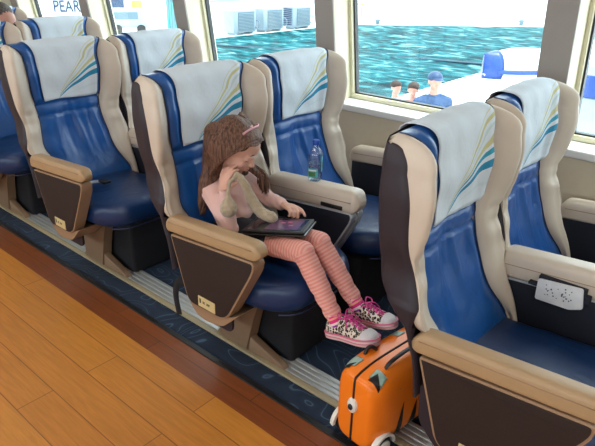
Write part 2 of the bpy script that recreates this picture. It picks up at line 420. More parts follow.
def front(u, z):      # u in 0..1 from left outer edge to the right outer edge ; returns (x, y)
    s = u if u <= .5 else 1-u
    Yb = yb(z); B = base(z); T = tip(z); E = xb(z)
    if s < .3:        # wing : boundary -> outer -> tip -> blue
        ks = [(0, (E, 0.0)), (.22, (E+(T-E)*.6, .0005)), (.38, (T-.005, .006)), (.50, (T, .018)), (.62, (T-.008, .034)), (.82, (T*.45+B*.55+.006, .034+(Yb-.034)*.55)), (1.0, (B, Yb))]
        t = s/.3
        x = cr([(k, v[0]) for k, v in ks], t); y = cr([(k, v[1]) for k, v in ks], t)
        # gathers in the soft leather of the wing, across its lower half
        g = math.exp(-((z-.74)/.13)**2)*math.sin(PI*min(1, t*1.05))
        x += .0035*g*math.sin(z*95+3*t+1.5*math.sin(z*23))
    else:
        t = (s-.3)/.2
        y = Yb+(W_/2-Yb)*t
        x = B+.004*math.sin(PI*min(1, t*1.2))
        if z > .855: # padded roll each side of the head cloth
            x += .022*math.exp(-((y-(Yb+.024))/.022)**2)*min(1, (z-.855)/.03) + .006*min(1, (z-.855)/.03)
        else:
            x -= .022*(t**1.5)*math.exp(-((z-.72)/.16)**2)       # hollow back
            x += .010*math.exp(-((y-Yb)/.03)**2)*-1*math.exp(-((z-.7)/.2)**2)
            for zc in (.852, .795): x -= .009*math.exp(-((z-zc)/.007)**2)
            # soft vertical folds
            yy = y if u <= .5 else W_-y
            k = math.exp(-((z-.70)/.09)**2)
            for yc, sl, a in ((.20, .10, .009), (.265, -.02, -.010), (.33, -.14, .013), (.40, -.05, -.009), (.44, -.2, .008)):
                x += a*k*math.exp(-((yy-(yc+sl*(z-.7)))/.014)**2)
    yi = (cr([(.40, .070), (.52, .070), (.58, .055), (.63, .012), (.66, 0)], z) if u <= .5 else cr([(.40, .016), (.60, .010), (.66, 0)], z)) if z < .66 else 0
    y = yi+y*(W_/2-yi)/(W_/2)
    y += (.020*math.exp(-((z-.77)/.075)**2)-.007*math.exp(-((z-1.0)/.07)**2))*(1-y/(W_/2))**2
    if u > .5: y = W_-y
    return x, y
def surf(u, v, off=0):   # v: 0..1 rows bottom->Z0, 1..2 over the top
    zb = .40
    if v <= 1:
        z = zb+(Z0-zb)*v; x, y = front(u, z); return Vector((x+off, y, z))
    th = (v-1)*PI/2
    x0, y = front(u, Z0); xt = -.135
    yc = W_/2
    yy = yc+(y-yc)*(1-.05*math.sin(th)**2*(abs(y-yc)/yc)**3)
    sm = min(u, 1-u); fl = .052*math.sin(th)**1.6*(max(0, min(1, min(y, W_-y)/.096))**1.2 if sm < .3 else max(0, 1-(sm-.3)/.14))
    yy += -fl if u < .5 else fl
    zt = ztop(y)
    ex = .62+.38*max(0, 1-min(u, 1-u)/.16)
    c_ = max(0, math.cos(th))**ex; s_ = math.sin(th)**.62
    x = xt+(x0+off-xt)*c_
    z = Z0+(zt+off*.8-Z0)*s_
    return Vector((x, yy, z))
VS = [i/66 for i in range(67)]+[1+i/12 for i in range(1, 13)]
def back_part(u0, u1, nu, vs=VS, off=0): return [[surf(u0+(u1-u0)*i/nu, v, off) for i in range(nu+1)] for v in vs]
def solid(bm, rows, back=.02):    # closes an open patch to a padded solid by a copy shifted backwards
    n = len(rows)
    rr = [[Vector((p.x-back, p.y, p.z-(back*.6 if j > 66 else 0))) for p in row] for j, row in enumerate(rows)]
    loops = []
    for j in range(n): loops.append(rows[j]+rr[j][::-1])
    grid(bm, loops, close_u=True, cap=True)
def build_back(root, shellmat):
    # rear shell : from the cream boundary round the rear to the other side
    rows = []
    for v in VS:
        p = surf(0, v); e = p.x; z = p.z
        if z < .69: e = cr([(.40, .03), (.52, .012), (.60, -.012), (.69, xb(.69))], z); p = Vector((e, 0, z))
        r = min(xr(z), e-.012)
        sec = [(e+.001, p.y+.004), (e+.0005, p.y-.0005), (e-.3*(e-r), p.y-.0012), (r+.02 if e-r > .03 else (e+r)/2, p.y), (r+.006, p.y+.008), (r, p.y+.028), (r-.004, .14), (r-.006, W_/2)]
        sec = sec+[(x, W_-y) for x, y in sec[-2::-1]]
        if z < .62: sec[0] = (sec[0][0], .03); sec[-1] = (sec[-1][0], W_-.03)
        rows.append([Vector((x, y, z if v <= 1 else Z0+(ztop(y)-.004-Z0)*math.sin((v-1)*PI/2)**.62)) for x, y in sec])
    bm = bmesh.new(); grid(bm, rows)
    obj('backrest_shell', bm, shellmat, root)
    for u0, u1 in ((0, .3), (1, .7)):
        bm = bmesh.new(); solid(bm, back_part(u0, u1, 14)); obj('side_wing', bm, M['cream'], root)
    bm = bmesh.new(); solid(bm, back_part(.3, .7, 44)); bk = obj('backrest_cushion', bm, M['blue'], root)
    bm = bmesh.new()
    for u in (.3, .7): tube(bm, [surf(u, v)+Vector((.003, 0, .001 if v > 1 else 0)) for v in VS[::2]], .0028, 6)
    obj('piping', bm, M['piping'], bk)
    # cloth over the head part
    ua, ub = .356, .672
    vs = [1-(1-(.868-.40)/(Z0-.40))*(1-i/18) for i in range(19)]+[1+i/10 for i in range(1, 11)]
    rows, uvs = [], []
    for j, v in enumerate(vs):
        row, ur = [], []
        for i in range(25):
            t = i/24; p = surf(ua+(ub-ua)*t, v, .009+.0015*math.sin(t*17+j*.3)+.001*math.sin(j*.6+t*5))
            if j == 0: p.z += .004*math.sin(t*6)
            row.append(p); ur.append((t, j/28*.98))
        rows.append(row); uvs.append(ur)
    for k in range(1, 10):
        row, ur = [], []
        for i in range(25):
            p = rows[28][i]; ang = min(1, k/3)*PI/2
            row.append(Vector((p.x-.046*math.sin(ang), p.y, p.z-.03*(1-math.cos(ang))-max(0, k-3)*.02))); ur.append((t*0+i/24, 1+k*.02))
        rows.append(row); uvs.append(ur)
    bm = bmesh.new()
    grid(bm, rows, uvs=uvs)
    o = obj('headrest_cover', bm, M['cloth'], root, recalc=False)
    sm = o.modifiers.new('thick', 'SOLIDIFY'); sm.thickness = .0025; sm.offset = 0
    return bk
def cushion(root, y0, y1):
    yc = (y0+y1)/2; hw = (y1-y0)/2; rows = []
    def xf(y):      # plan outline : rounded front that swells past the armrests
        t = abs(y-yc)/hw
        return .585-.018*t*t-.13*max(0, (t-.45)/.55)**2.2
    ny = 36; prof = []
    def section(y):
        t = abs(y-yc)/hw; f = xf(y); e = (1-min(1, t)**8)**.5 if t < 1 else 0
        crown = .014*(1-t*t); zt = .455+crown; zb = .325; zm = (zt+zb)/2; hh = (zt-zb)/2*(.45+.55*e)
        pts = []
        for k in range(13):
            a = PI/2-PI*k/12; r = .062
            cz = abs(math.sin(a))**.75*math.copysign(1, math.sin(a))
            pts.append(Vector((f-r+r*max(0, math.cos(a))**.8-.03*max(0, -math.sin(a)), y, zm+hh*cz)))
        top = []
        for k in range(12):
            x = -.01+(f-.062+.01)*k/12; top.append(Vector((x, y, zm+hh-.022*(1-k/12)*(1 if x < .2 else .6)-.006*math.sin(PI*k/12))))
        bot = [Vector((-.01+(f-.09)*k/4, y, zm-hh)) for k in range(4, -1, -1)]
        return top+pts+bot
    for i in range(ny+1):
        y = yc-hw*math.cos(PI*i/ny); rows.append(section(y))
    bm = bmesh.new(); grid(bm, rows, close_u=True, cap=True); c = obj('seat_cushion', bm, M['blueshade'], root, smooth=70)
    bm = bmesh.new(); tube(bm, [(xf(yc+hw*q/10)-.028, yc+hw*q/10, .329) for q in range(-8, 9)], .003, 6); obj('piping', bm, M['piping'], c)
    return c
def arm_cap(root, y0, y1, m, x0=-.014, x1=.512, up=0, dn=0):
    yc = (y0+y1)/2; hw = (y1-y0)/2; rows = []; n = 40
    for i in range(n+1):
        t = .5-.5*math.cos(PI*i/n); x = x0+(x1-x0)*t
        er = min(1, (x-x0)/.035); ef = min(1, (x1-x)/.035); k = (1-(1-er)**2.4)*(1-(1-ef)**2.4)
        zt = .632+up-.028*(1-min(1, (x-x0)/.05))**2; zb = .567-dn; sl = .036*max(0, x)/.5
        zt -= .012*(1-min(1, (x1-x)/.06))**2
        zm = zb+(zt-zb)*.5; hz = (zt-zb)/2*(.25+.75*k); w_ = hw*(.55+.45*k)*(1-.06*max(0, (x-.38)/.13))
        if i in (0, n): hz *= .8; w_ *= .9
        ring = []
        for q in range(36):
            a = 2*PI*q/36; c_, s_ = math.cos(a), math.sin(a)
            ex = .42 if s_ > 0 else .25
            ring.append(Vector((x, yc+w_*math.copysign(abs(c_)**ex, c_)*(1-.05*max(0, s_)), zm+sl+hz*math.copysign(abs(s_)**(.62 if s_ > 0 else .3), s_))))
        rows.append(ring)
    bm = bmesh.new(); grid(bm, rows, close_u=True, cap=True); cp = obj('arm_cap', bm, m, root, smooth=60)
    bm = bmesh.new()
    tube(bm, [(x, y0+.0006, .609+.036*max(0, x)/.5) for x in [.02+.46*i/12 for i in range(13)]], .0016, 5); obj('seam', bm, M['frame'], cp)
    return cp
PAN = [(.023, .560), (.486, .598), (.488, .560), (.335, .285), (.112, .279)]
def arm_panel(root, y0, y1, fm, im, faces=(-1,), tagplate=True):
    bm = bmesh.new(); rp = roundpoly(PAN, [.01, .02, .05, .05, .04], 5); prism(bm, rp, y0, y1, .004)
    pn = obj('arm_panel', bm, fm, root, smooth=45)
    bm = bmesh.new(); ip = inset(roundpoly(PAN, [.01, .02, .05, .05, .04], 5), .008)
    ip = [(x, min(z, .57+.02*x/.5)) for x, z in ip]
    for f in faces:
        if f < 0: prism(bm, ip, y0-.0025, y0+.003, .001)
        else: prism(bm, ip, y1-.003, y1+.0025, .001)
    obj('panel_inset', bm, im, pn, smooth=45)
    if tagplate:
        bm = bmesh.new(); box(bm, .180, .278, y0-.006, y0-.002, .296, .343, .001, 2)
        tp = obj('tag_plate', bm, M['tag'], pn, smooth=False)
        bm = bmesh.new()
        for a, b, c, d in ((.190, .197, .314, .334), (.208, .221, .317, .320), (.208, .221, .323, .326), (.230, .248, .317, .320), (.232, .250, .323, .326)):
            box(bm, a, b, y0-.0072, y0-.0058, c, d)
        obj('tag_marks', bm, M['ink'], tp, smooth=False)
    return pn
def belt(root, y0, side=1):
    bm = bmesh.new()
    pts = path([(.03, y0, .462), (.09, y0+.015*side, .474), (.16, y0+.04*side, .476), (.22, y0+.10*side, .482), (.25, y0+.15*side, .483)], 14)
    tube(bm, pts, .022, 8, flat=(1, .10), up=(0, 0, 1))
    b = obj('lap_belt', bm, M['strap'], root)
    bm = bmesh.new(); box(bm, .235, .29, y0+.135*side-.022, y0+.135*side+.022, .478, .494, .005); obj('buckle', bm, M['blackplastic'], b, smooth=40)
def make_aisle_seat():
    r = empty('passenger_seat', (0, 0, 0))
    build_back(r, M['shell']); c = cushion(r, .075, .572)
    arm_cap(r, 0, .068, M['cap']); pn = arm_panel(r, .004, .062, M['frame'], M['brown'])
    bm = bmesh.new(); prism(bm, roundpoly([(.0, .50), (.02, .26), (.10, .18), (.30, .18), (.30, .40), (.10, .48)], .03), .066, .078, .002); obj('recliner_cover', bm, M['shell'], r, smooth=40)
    # bracket under the armrest and the pedestal on the rail
    bm = bmesh.new(); prism(bm, roundpoly([(.10, .285), (.34, .30), (.40, .335), (.30, .24), (.20, .225), (.15, .235)], .03, 4), .012, .15, .006); obj('arm_bracket', bm, M['frame'], r, smooth=45)
    bm = bmesh.new(); prism(bm, [(.088, .012), (.262, .012), (.30, .20), (.36, .33), (.07, .33), (.095, .20)], .183, .235, .006)
    lg = obj('pedestal', bm, M['pedestal'], r, smooth=45)
    bm = bmesh.new(); prism(bm, [(.06, .012), (.47, .012), (.45, .03), (.30, .075), (.25, .10), (.07, .03)], .19, .225, .004); obj('foot', bm, M['pedestal'], lg, smooth=45)
    bm = bmesh.new(); box(bm, .0, .46, .25, .56, .0, .322, .02); obj('underseat_stowage', bm, M['black'], r, smooth=40)
    return r
def make_window_seat():
    r = empty('passenger_seat', (0, 0, 0))
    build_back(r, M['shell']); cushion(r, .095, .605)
    arm_cap(r, -.012, .082, M['capcream'], up=.026, dn=.008)
    for a, b, f, t in ((-.008, .030, (-1,), False), (.042, .078, (1,), False)): arm_panel(r, a, b, M['greyframe'], M['navy'], f, t)
    bm = bmesh.new(); box(bm, .325, .44, -.016, -.008, .574, .592, .003, fn=lambda p: Vector((p.x, p.y, p.z+.03*p.x/.5))); obj('cup_holder_slot', bm, M['blackplastic'], r, smooth=40)
    bm = bmesh.new(); box(bm, .16, .20, .02, .06, 0, .34, .004); box(bm, .02, .40, .01, .07, 0, .03, .01); obj('pedestal', bm, M['pedestal'], r, smooth=40)
    arm_cap(r, .65, .735, M['capcream'], up=.012, dn=.006).name = 'wall_arm_cap'
    bm = bmesh.new(); prism(bm, [(.01, .28), (.47, .28), (.488, .585), (.01, .565)], .66, .725, .004); obj('wall_arm_panel', bm, M['navy'], r, smooth=40)
    bm = bmesh.new(); box(bm, .0, .46, .12, .60, .0, .322, .02); obj('underseat_stowage', bm, M['black'], r, smooth=40)
    return r
PT = 1.12034
def sx_(row): return -.596-(3-row)*PT
GA = 'aisle seats of the window-side block'; GB = 'window seats of the window-side block'
proA = make_aisle_seat(); proB = make_window_seat()
seats = {}
labA = {0: 'aisle seat cut off by left picture edge, before the reading man',
        1: 'empty aisle seat with a lap belt on its cushion, one row behind the girl',
        2: 'blue and cream seat beside the aisle that the girl in pink sits in',
        3: 'large nearest aisle seat in blue and cream with its dark side, behind the orange suitcase'}
labB = {-1: 'rearmost blue and cream seat in which the man in glasses sits',
        0: 'blue and cream window seat before the reading man, below the PEARL sign',
        1: 'empty window seat one row behind the girl, its white cloth against the pale window',
        2: 'empty window seat next to the girl, beside the water bottle',
        3: 'nearest window seat at the right, beside the armrest with a white tag'}
first = True
for rw, lb in labA.items():
    o = proA if first else copy_tree(proA); first = False
    o.location = (sx_(rw), 1.22, 0); tag(o, lb, 'seat', GA); seats['A%d' % rw] = o
first = True
for rw, lb in labB.items():
    o = proB if first else copy_tree(proB); first = False
    o.location = (sx_(rw), 1.815, 0); tag(o, lb, 'seat', GB); seats['B%d' % rw] = o
belt(seats['A1'], .12)
for ch in list(COL.objects):
    if ch.parent == seats['A3'] and ch.name.split('.')[0] in ('arm_cap', 'arm_panel'): ch.location.z -= .016

# black strap hanging behind the girl's armrest
bm = bmesh.new(); tube(bm, path([(.065, .035, .34), (.012, .03, .32), (-.005, .028, .25), (.012, .026, .165)], 12), .02, 6, flat=(.15, 1), up=(1, 0, 0)); obj('hanging_strap', bm, M['black'], seats['A2'])
# fold-out tag on the nearest middle armrest
bm = bmesh.new(); prism(bm, roundpoly([(.15, .612), (.29, .626), (.302, .555), (.262, .538), (.152, .535)], .008, 3), -.040, -.034, .001)
tg = obj('white_tag_plate', bm, M['tagwhite'], seats['B3'], smooth=40)
bm = bmesh.new(); box(bm, .285, .315, -.034, -.012, .575, .60, .002); box(bm, .12, .15, -.034, -.012, .578, .586); box(bm, .15, .30, -.034, -.014, .59, .62); obj('bracket', bm, M['navy'], tg, smooth=False)
bm = bmesh.new()
for k in range(26):
    a = .175+.10*random.random(); b = .56+.045*random.random(); q = .0012+.0012*random.random(); box(bm, a-q, a+q, -.0408, -.0398, b-q, b+q)
obj('tag_speckles', bm, M['ink'], tg, smooth=False)

# ------------------------------------------------------------------ outside
M['water'] = m = mat('harbour_water', (.04, .30, .36), .6, spec=.03)
tc = N(m, 'ShaderNodeTexCoord'); mp = N(m, 'ShaderNodeMapping'); mp.inputs['Scale'].default_value = (.6, 1.0, 1); mp.inputs['Rotation'].default_value = (0, 0, .5); L(m, tc.outputs['Object'], mp.inputs[0])
n1 = N(m, 'ShaderNodeTexNoise'); n1.inputs['Scale'].default_value = 1.7; n1.inputs['Detail'].default_value = 6; n1.inputs['Distortion'].default_value = 1.2; L(m, mp.outputs[0], n1.inputs[0])
r = ramp(m, [(.34, (.0, .016, .022)), (.44, (.001, .046, .058)), (.52, (.005, .085, .10)), (.59, (.025, .14, .155)), (.67, (.15, .29, .31))]); L(m, n1.outputs['Fac'], r.inputs[0]); L(m, r.outputs[0], P(m).inputs['Base Color'])
b = N(m, 'ShaderNodeBump'); b.inputs['Strength'].default_value = .5; b.inputs['Distance'].default_value = .15; L(m, n1.outputs['Fac'], b.inputs['Height']); L(m, b.outputs[0], P(m).inputs['Normal'])
M['quay'] = mat('quay_white', (.78, .80, .80), .7, var=(2, .06))
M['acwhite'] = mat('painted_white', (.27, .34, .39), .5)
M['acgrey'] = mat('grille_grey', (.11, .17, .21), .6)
M['dkblue'] = mat('dark_blue_paint', (.010, .04, .11), .5)
M['boatblue'] = mat('boat_blue', (.008, .05, .24), .35)
M['teal'] = mat('teal_paint', (.06, .35, .36), .5)
M['yellow'] = mat('mast_yellow', (.55, .40, .08), .5)
M['darkwin'] = mat('dark_window', (.03, .06, .09), .2)

bm = bmesh.new(); box(bm, -24, -7.4, 3.2, 60, -1.9, -1.52); o = struct(obj('harbour_water', bm, M['water'], smooth=False))
bm = bmesh.new(); prism(bm, [(-7.4, 8.6), (-7.4, 8.6), (9, 8.6), (9, 70), (-7.9, 70)][1:], -1.9, -1.5, axis='z'); prism(bm, [(-7.4, 3.2), (9, 3.2), (9, 8.6), (-7.4, 8.6)], -2.0, -1.62, axis='z'); struct(obj('boat_deck', bm, M['quay'], smooth=False))
bm = bmesh.new(); prism(bm, [(-60, 3), (-19.4, 3), (-19.4, 26.8), (-11.6, 34.8), (-7.9, 38), (-7.9, 80), (-60, 80)], -1.9, -1.5, axis='z'); struct(obj('quay', bm, M['quay'], smooth=False))
bm = bmesh.new(); box(bm, -21.6, -21.3, 18.6, 27.5, -1.5, 1.6); box(bm, -21.3, -21.25, 18.6, 27.5, -.2, -.12, mi=1); struct(obj('quay_wall', bm, [M['quay'], M['acwhite']], smooth=False))
def ac_unit(y0, y1, x=-19.42, louvre=False):
    r = empty('air_conditioner', (x, (y0+y1)/2, -1.5)); h = (y1-y0)/2
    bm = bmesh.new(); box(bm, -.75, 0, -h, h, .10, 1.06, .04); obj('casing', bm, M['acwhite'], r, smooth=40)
    bm = bmesh.new(); box(bm, 0, .02, -h*.62, h*.80, .18, .98, .01)
    g = obj('fan_grille', bm, M['acgrey'], r, smooth=40)
    bm = bmesh.new()
    for k in range(12): box(bm, .02, .035, -h*.60, h*.78, .21+k*.062, .225+k*.062)
    obj('grille_bars', bm, M['acwhite'], g, smooth=False)
    for s in (-1, 1):
        bm = bmesh.new(); box(bm, -.6, -.05, s*h*.75-.05, s*h*.75+.05, 0, .13); obj('foot', bm, M['acwhite'], r, smooth=False)
    bm = bmesh.new(); tube(bm, path([(.01, h*.9, .3), (.1, h*1.05, .25), (.06, h*1.2, .5), (-.3, h*1.25, .6)], 12), .025, 6); obj('hose', bm, M['acgrey'], r)
    if louvre:
        bm = bmesh.new()
        for k in range(9): box(bm, -.70, -.1, -h-.02, -h-.005, .2+k*.09, .25+k*.09)
        obj('side_louvres', bm, M['dkblue'], r, smooth=False)
    return r
for (a, b_, lv), lb in zip(((18.35, 19.75, False), (20.25, 21.65, False), (22.35, 23.75, True)),
        ('white outdoor air conditioner on the quay, leftmost of the three', 'white outdoor air conditioner on the quay, middle one of the three', 'white outdoor air conditioner with dark side louvres, rightmost of the three')):
    tag(ac_unit(a, b_, louvre=lv), lb, 'air conditioner', 'air conditioners on the quay')
bm = bmesh.new(); tube(bm, path([(-21.2, 18.7, .1), (-20.9, 19.2, .0), (-20.9, 20, .35), (-21.0, 25, .2)], 20), .05, 6); tube(bm, path([(-20.9, 19, .25), (-20.4, 19.6, 1.1), (-20.7, 20.6, .6), (-20.9, 21.4, 1.3)], 14), .03, 6)
tag(obj('pipe', bm, M['acgrey']), 'thin grey pipe running along the white wall above the air conditioners', 'pipe')
# mooring line across the water
bm = bmesh.new(); tube(bm, path([(-19.3, 14.5, -1.45), (-12.94, 18.2, -1.56), (-7.5, 19.2, -1.45)], 24), .045, 6)
tag(obj('mooring_rope', bm, M['darkwin']), 'dark mooring rope stretched low across the turquoise water', 'rope')
# far side posts
for x, y, h, lb in ((-19.55, 28.4, 1.5, 'thin tan post with a crossbar on the far quay, left end'), (-18.3, 28.2, .28, 'short grey bollard on the far quay near the tan post'), (-12.6, 34.4, .32, 'short dark bollard on the far quay, towards its right end')):
    r = empty('quay_post', (x, y, -1.5)); bm = bmesh.new(); tube(bm, [(0, 0, 0), (0, 0, h)], .05 if h > 1 else .12, 8); obj('post', bm, M['yellow'] if h > 1 else M['acgrey'], r)
    bm = bmesh.new(); box(bm, -.3 if h > 1 else -.2, .3 if h > 1 else .2, -.05, .05, h*.62, h*.62+.06); obj('crossbar', bm, M['yellow'] if h > 1 else M['acgrey'], r, smooth=False); tag(r, lb, 'post')
# teal railing on the boat deck
r = empty('deck_railing', (-9.0, 27.5, -1.5)); tag(r, 'teal and white railing at the edge of the white deck, beyond the boat', 'railing')
for k in range(5):
    bm = bmesh.new(); tube(bm, [(1.25+k*.02, -3.6+k*1.8, 0), (1.25, -3.6+k*1.8, .9+.35*(k > 1))], .07, 8); obj('post', bm, M['teal'] if k < 2 else M['windowcream'], r)
bm = bmesh.new(); tube(bm, [(1.25, -3.7, .45), (1.25, 0, .45)], .06, 6); obj('rail', bm, M['teal'], r)
# small boat with blue bow lying on the deck
r = empty('small_boat', (-6.35, 17.9, -1.5), math.radians(239)); r.scale = (.62, .75, 1.15); tag(r, 'small white boat with a bright blue bow lying on the white deck', 'boat')
rows = []
for k in range(25):
    t = k/24; x = -2.2+4.4*t; wd = .95*math.sin(PI*min(1, (.18+.82*t)))**.6 if t < .97 else .06
    wd = max(wd, .03); rows.append([Vector((x, wd*math.cos(a), .12+.62*math.sin(a)**.8*(.75+.25*math.sin(PI*t)))) for a in [PI*i/14 for i in range(15)]]+[Vector((x, -wd*.8, 0)), Vector((x, wd*.8, 0))])
bm = bmesh.new(); grid(bm, rows, close_u=True, cap=True); obj('cover', bm, M['quay'], r)
bm = bmesh.new()
rows2 = [[p*1.02 if False else Vector((p.x, p.y*1.04, p.z*1.04+.01)) for p in row] for row in rows[20:]]
grid(bm, rows2, close_u=True, cap=True); obj('blue_bow', bm, M['boatblue'], r)
bm = bmesh.new(); tube(bm, [(x_, .97*math.sin(PI*(.18+.82*(x_+2.2)/4.4))**.6, .2) for x_ in [-2.1+.2*i for i in range(20)]], .06, 6); tube(bm, [(x_, -.97*math.sin(PI*(.18+.82*(x_+2.2)/4.4))**.6, .2) for x_ in [-2.1+.2*i for i in range(20)]], .06, 6); obj('rub_rail', bm, M['boatblue'], r)
# things beyond the two rear windows
r = empty('billboard', (-20.6, 11.2, -1.5), math.radians(60)); tag(r, 'white billboard with the dark letters PEARL on the quay', 'billboard')
bm = bmesh.new(); box(bm, -.62, 1.1, .0, .08, .75, 2.6, .01); obj('board', bm, M['quay'], r, smooth=False)
for x in (-.5, .8):
    bm = bmesh.new(); box(bm, x, x+.1, .09, .19, 0, 2.5); obj('post', bm, M['acgrey'], r, smooth=False)
text_mesh('lettering', 'PEARL', .56, .006, M['dkblue'], Matrix.Translation((.10, -.01, 1.42)) @ Matrix.Rotation(PI/2, 4, 'X'), r, .72)
bm = bmesh.new(); box(bm, -.5, .9, -.012, 0, 1.85, 1.9); obj('underline', bm, M['boatblue'], r, smooth=False)
r = empty('quay_building', (-26.6, 17.0, -1.5), math.radians(55)); r.scale = (1.3, 1.3, 1.3); tag(r, 'dark blue kiosk with pale roof edge seen through the second window', 'building')
bm = bmesh.new(); box(bm, -.55, .35, 0, 1.4, 0, 1.9); obj('wall', bm, M['dkblue'], r, smooth=False)
bm = bmesh.new(); box(bm, -.65, .45, -.1, 1.5, 1.9, 2.1); obj('roof', bm, M['quay'], r, smooth=False)
bm = bmesh.new(); box(bm, -.4, .2, -.02, 0, .9, 1.5); obj('window', bm, M['darkwin'], r, smooth=False)
r = empty('mast', (-26.0, 17.9, -1.5)); tag(r, 'yellow footed mast beside the dark blue kiosk', 'mast')
bm = bmesh.new(); box(bm, -.14, .14, -.2, .2, 0, 1.15); obj('foot', bm, M['yellow'], r, smooth=False)
for s in (-.1, .1):
    bm = bmesh.new(); tube(bm, [(s*.4, s, 1.1), (s*.3, s, 3.2)], .035, 6); obj('pole', bm, M['acgrey'], r)
r = empty('parked_van', (-23.1, 15.5, -1.5), math.radians(55)); tag(r, 'pale grey van parked in front of the yellow mast', 'van')
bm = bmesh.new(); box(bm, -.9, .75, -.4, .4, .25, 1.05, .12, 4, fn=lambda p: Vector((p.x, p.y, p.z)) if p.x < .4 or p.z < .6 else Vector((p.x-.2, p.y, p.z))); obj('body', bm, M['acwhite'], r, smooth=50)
bm = bmesh.new(); box(bm, -.7, .35, -.415, -.39, .62, .92, .01); obj('side_window', bm, M['acgrey'], r, smooth=False)
for x in (-.55, .45):
    bm = bmesh.new(); rows = [[(x+.2*q*math.cos(a), yy, .2+.2*q*math.sin(a)) for a in [2*PI*i/18 for i in range(18)]] for yy, q in ((-.42, .6), (-.42, 1), (-.28, 1), (-.28, .6))]; grid(bm, [[Vector(p) for p in rw] for rw in rows], close_u=True, cap=True); obj('wheel', bm, M['blackplastic'], r, smooth=40)
r = empty('quay_container', (-22.9, 17.75, -1.5), math.radians(50)); tag(r, 'teal grey container standing right of the parked van', 'container')
bm = bmesh.new(); box(bm, -.3, .3, -.3, .3, 0, 1.5, .02); obj('body', bm, M['acgrey'], r, smooth=False)
bm = bmesh.new()
for k in range(5): box(bm, -.26+k*.115, -.21+k*.115, -.33, -.3, .1, 1.4)
obj('ribs', bm, M['teal'], r, smooth=False)
r = empty('equipment_crate', (-2.25, 8.9, -1.5), 0); tag(r, 'blue crate stack on the deck seen through the rightmost window', 'crate')
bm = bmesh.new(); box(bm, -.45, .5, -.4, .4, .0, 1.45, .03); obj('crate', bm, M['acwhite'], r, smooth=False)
bm = bmesh.new(); box(bm, -.5, .55, -.45, .45, 1.45, 1.75, .03); obj('blue_lid', bm, M['boatblue'], r, smooth=False)

# ------------------------------------------------------------------ people : shared pieces
M['skin'] = mat('child_skin', (.70, .40, .31), .5, var=(20, .06)); P(M['skin']).inputs['Subsurface Weight'].default_value = .15; P(M['skin']).inputs['Subsurface Radius'].default_value = (.02, .008, .004)
M['manskin'] = mat('man_skin', (.50, .24, .18), .5, var=(20, .06))
M['lip'] = mat('lips', (.55, .20, .19), .4)
M['lash'] = mat('lashes', (.03, .015, .01), .7)
def hair_mat(name, c1, c2):
    m = mat(name, c1, .5, spec=.3); tc = N(m, 'ShaderNodeTexCoord'); mp = N(m, 'ShaderNodeMapping'); mp.inputs['Scale'].default_value = (160, 160, 12); L(m, tc.outputs['Object'], mp.inputs[0])
    n = N(m, 'ShaderNodeTexNoise'); n.inputs['Scale'].default_value = 1; n.inputs['Detail'].default_value = 3; L(m, mp.outputs[0], n.inputs[0])
    r = ramp(m, [(.35, c1), (.65, c2)]); L(m, n.outputs['Fac'], r.inputs[0]); L(m, r.outputs[0], P(m).inputs['Base Color'])
    b = N(m, 'ShaderNodeBump'); b.inputs['Strength'].default_value = .9; b.inputs['Distance'].default_value = .005; L(m, n.outputs['Fac'], b.inputs['Height']); L(m, b.outputs[0], P(m).inputs['Normal'])
    return m
M['hair'] = hair_mat('brown_hair', (.055, .024, .018), (.22, .115, .075))
M['greyhair'] = hair_mat('short_dark_hair', (.05, .04, .035), (.12, .10, .09))
def rotm(yaw, pitch, roll=0):
    return Matrix.Rotation(math.radians(yaw), 3, 'Z') @ Matrix.Rotation(math.radians(pitch), 3, 'Y') @ Matrix.Rotation(math.radians(roll), 3, 'X')
def head_shapes(bm, c, R, s=1.0, man=False):
    c = Vector(c)
    def e(p, r): ell(bm, c+R @ (Vector(p)*s), [q*s for q in r], R)
    e((-.015, 0, .030), (.092, .074, .080)); e((.022, 0, -.030), (.058, .053, .062)); e((.030, 0, .035), (.052, .060, .048))
    e((.048, 0, -.078), (.022, .022, .016)); e((.018, 0, -.070), (.045, .042, .026))
    for sd in (-1, 1):
        e((.044, sd*.032, -.030), (.026, .024, .024)); e((.062, sd*.026, .012), (.018, .022, .009))
        e((.060, sd*.028, -.004), (.014, .015, .010)); e((-.005, sd*.073, -.008), (.018, .008, .026))
    tcap(bm, c+R @ (Vector((.074, 0, .004))*s), c+R @ (Vector((.090, 0, -.026))*s), .0065*s, .0085*s, 10)
    for sd in (-1, 1): e((.082, sd*.0085, -.029), (.009, .007, .006))
    e((.074, 0, -.048), (.010, .019, .0055)); e((.072, 0, -.056), (.010, .016, .0055))
def face_children(parent, c, R, s, brow):
    c = Vector(c)
    bm = bmesh.new()
    for sd in (-1, 1):
        pts = [c+R @ (Vector((.0725-.35*abs(q)**2*.012-abs(sd*.028+q*.014)**2*3.2, sd*.028+q*.014, -.0085-.003*(1-q*q)))*s) for q in [-1+.25*i for i in range(9)]]
        tube(bm, pts, .0014*s, 6)
    obj('eyelashes', bm, M['lash'], parent)
    bm = bmesh.new()
    for sd in (-1, 1):
        pts = [c+R @ (Vector((.0775-abs(sd*.027+q*.016)**2*4.0, sd*.027+q*.016, .018+.004*(1-q*q)))*s) for q in [-1+.25*i for i in range(9)]]
        tube(bm, pts, [.0011*s+.001*s*(1-abs(q)) for q in [-1+.25*i for i in range(9)]], 6)
    obj('eyebrows', bm, brow, parent)
    bm = bmesh.new()
    for z_, w_, x_ in ((-.0475, .017, .0825), (-.056, .015, .0805)):
        rows = []
        tube(bm, [c+R @ (Vector((x_-q*q*.009, q*w_, z_+(.0012*(1-abs(q)) if z_ > -.05 else 0)))*s) for q in [-1+.2*i for i in range(11)]], [.0034*s*(1-.75*abs(q)**2)+.0004 for q in [-1+.2*i for i in range(11)]], 8)
    obj('lips', bm, M['lip'], parent)
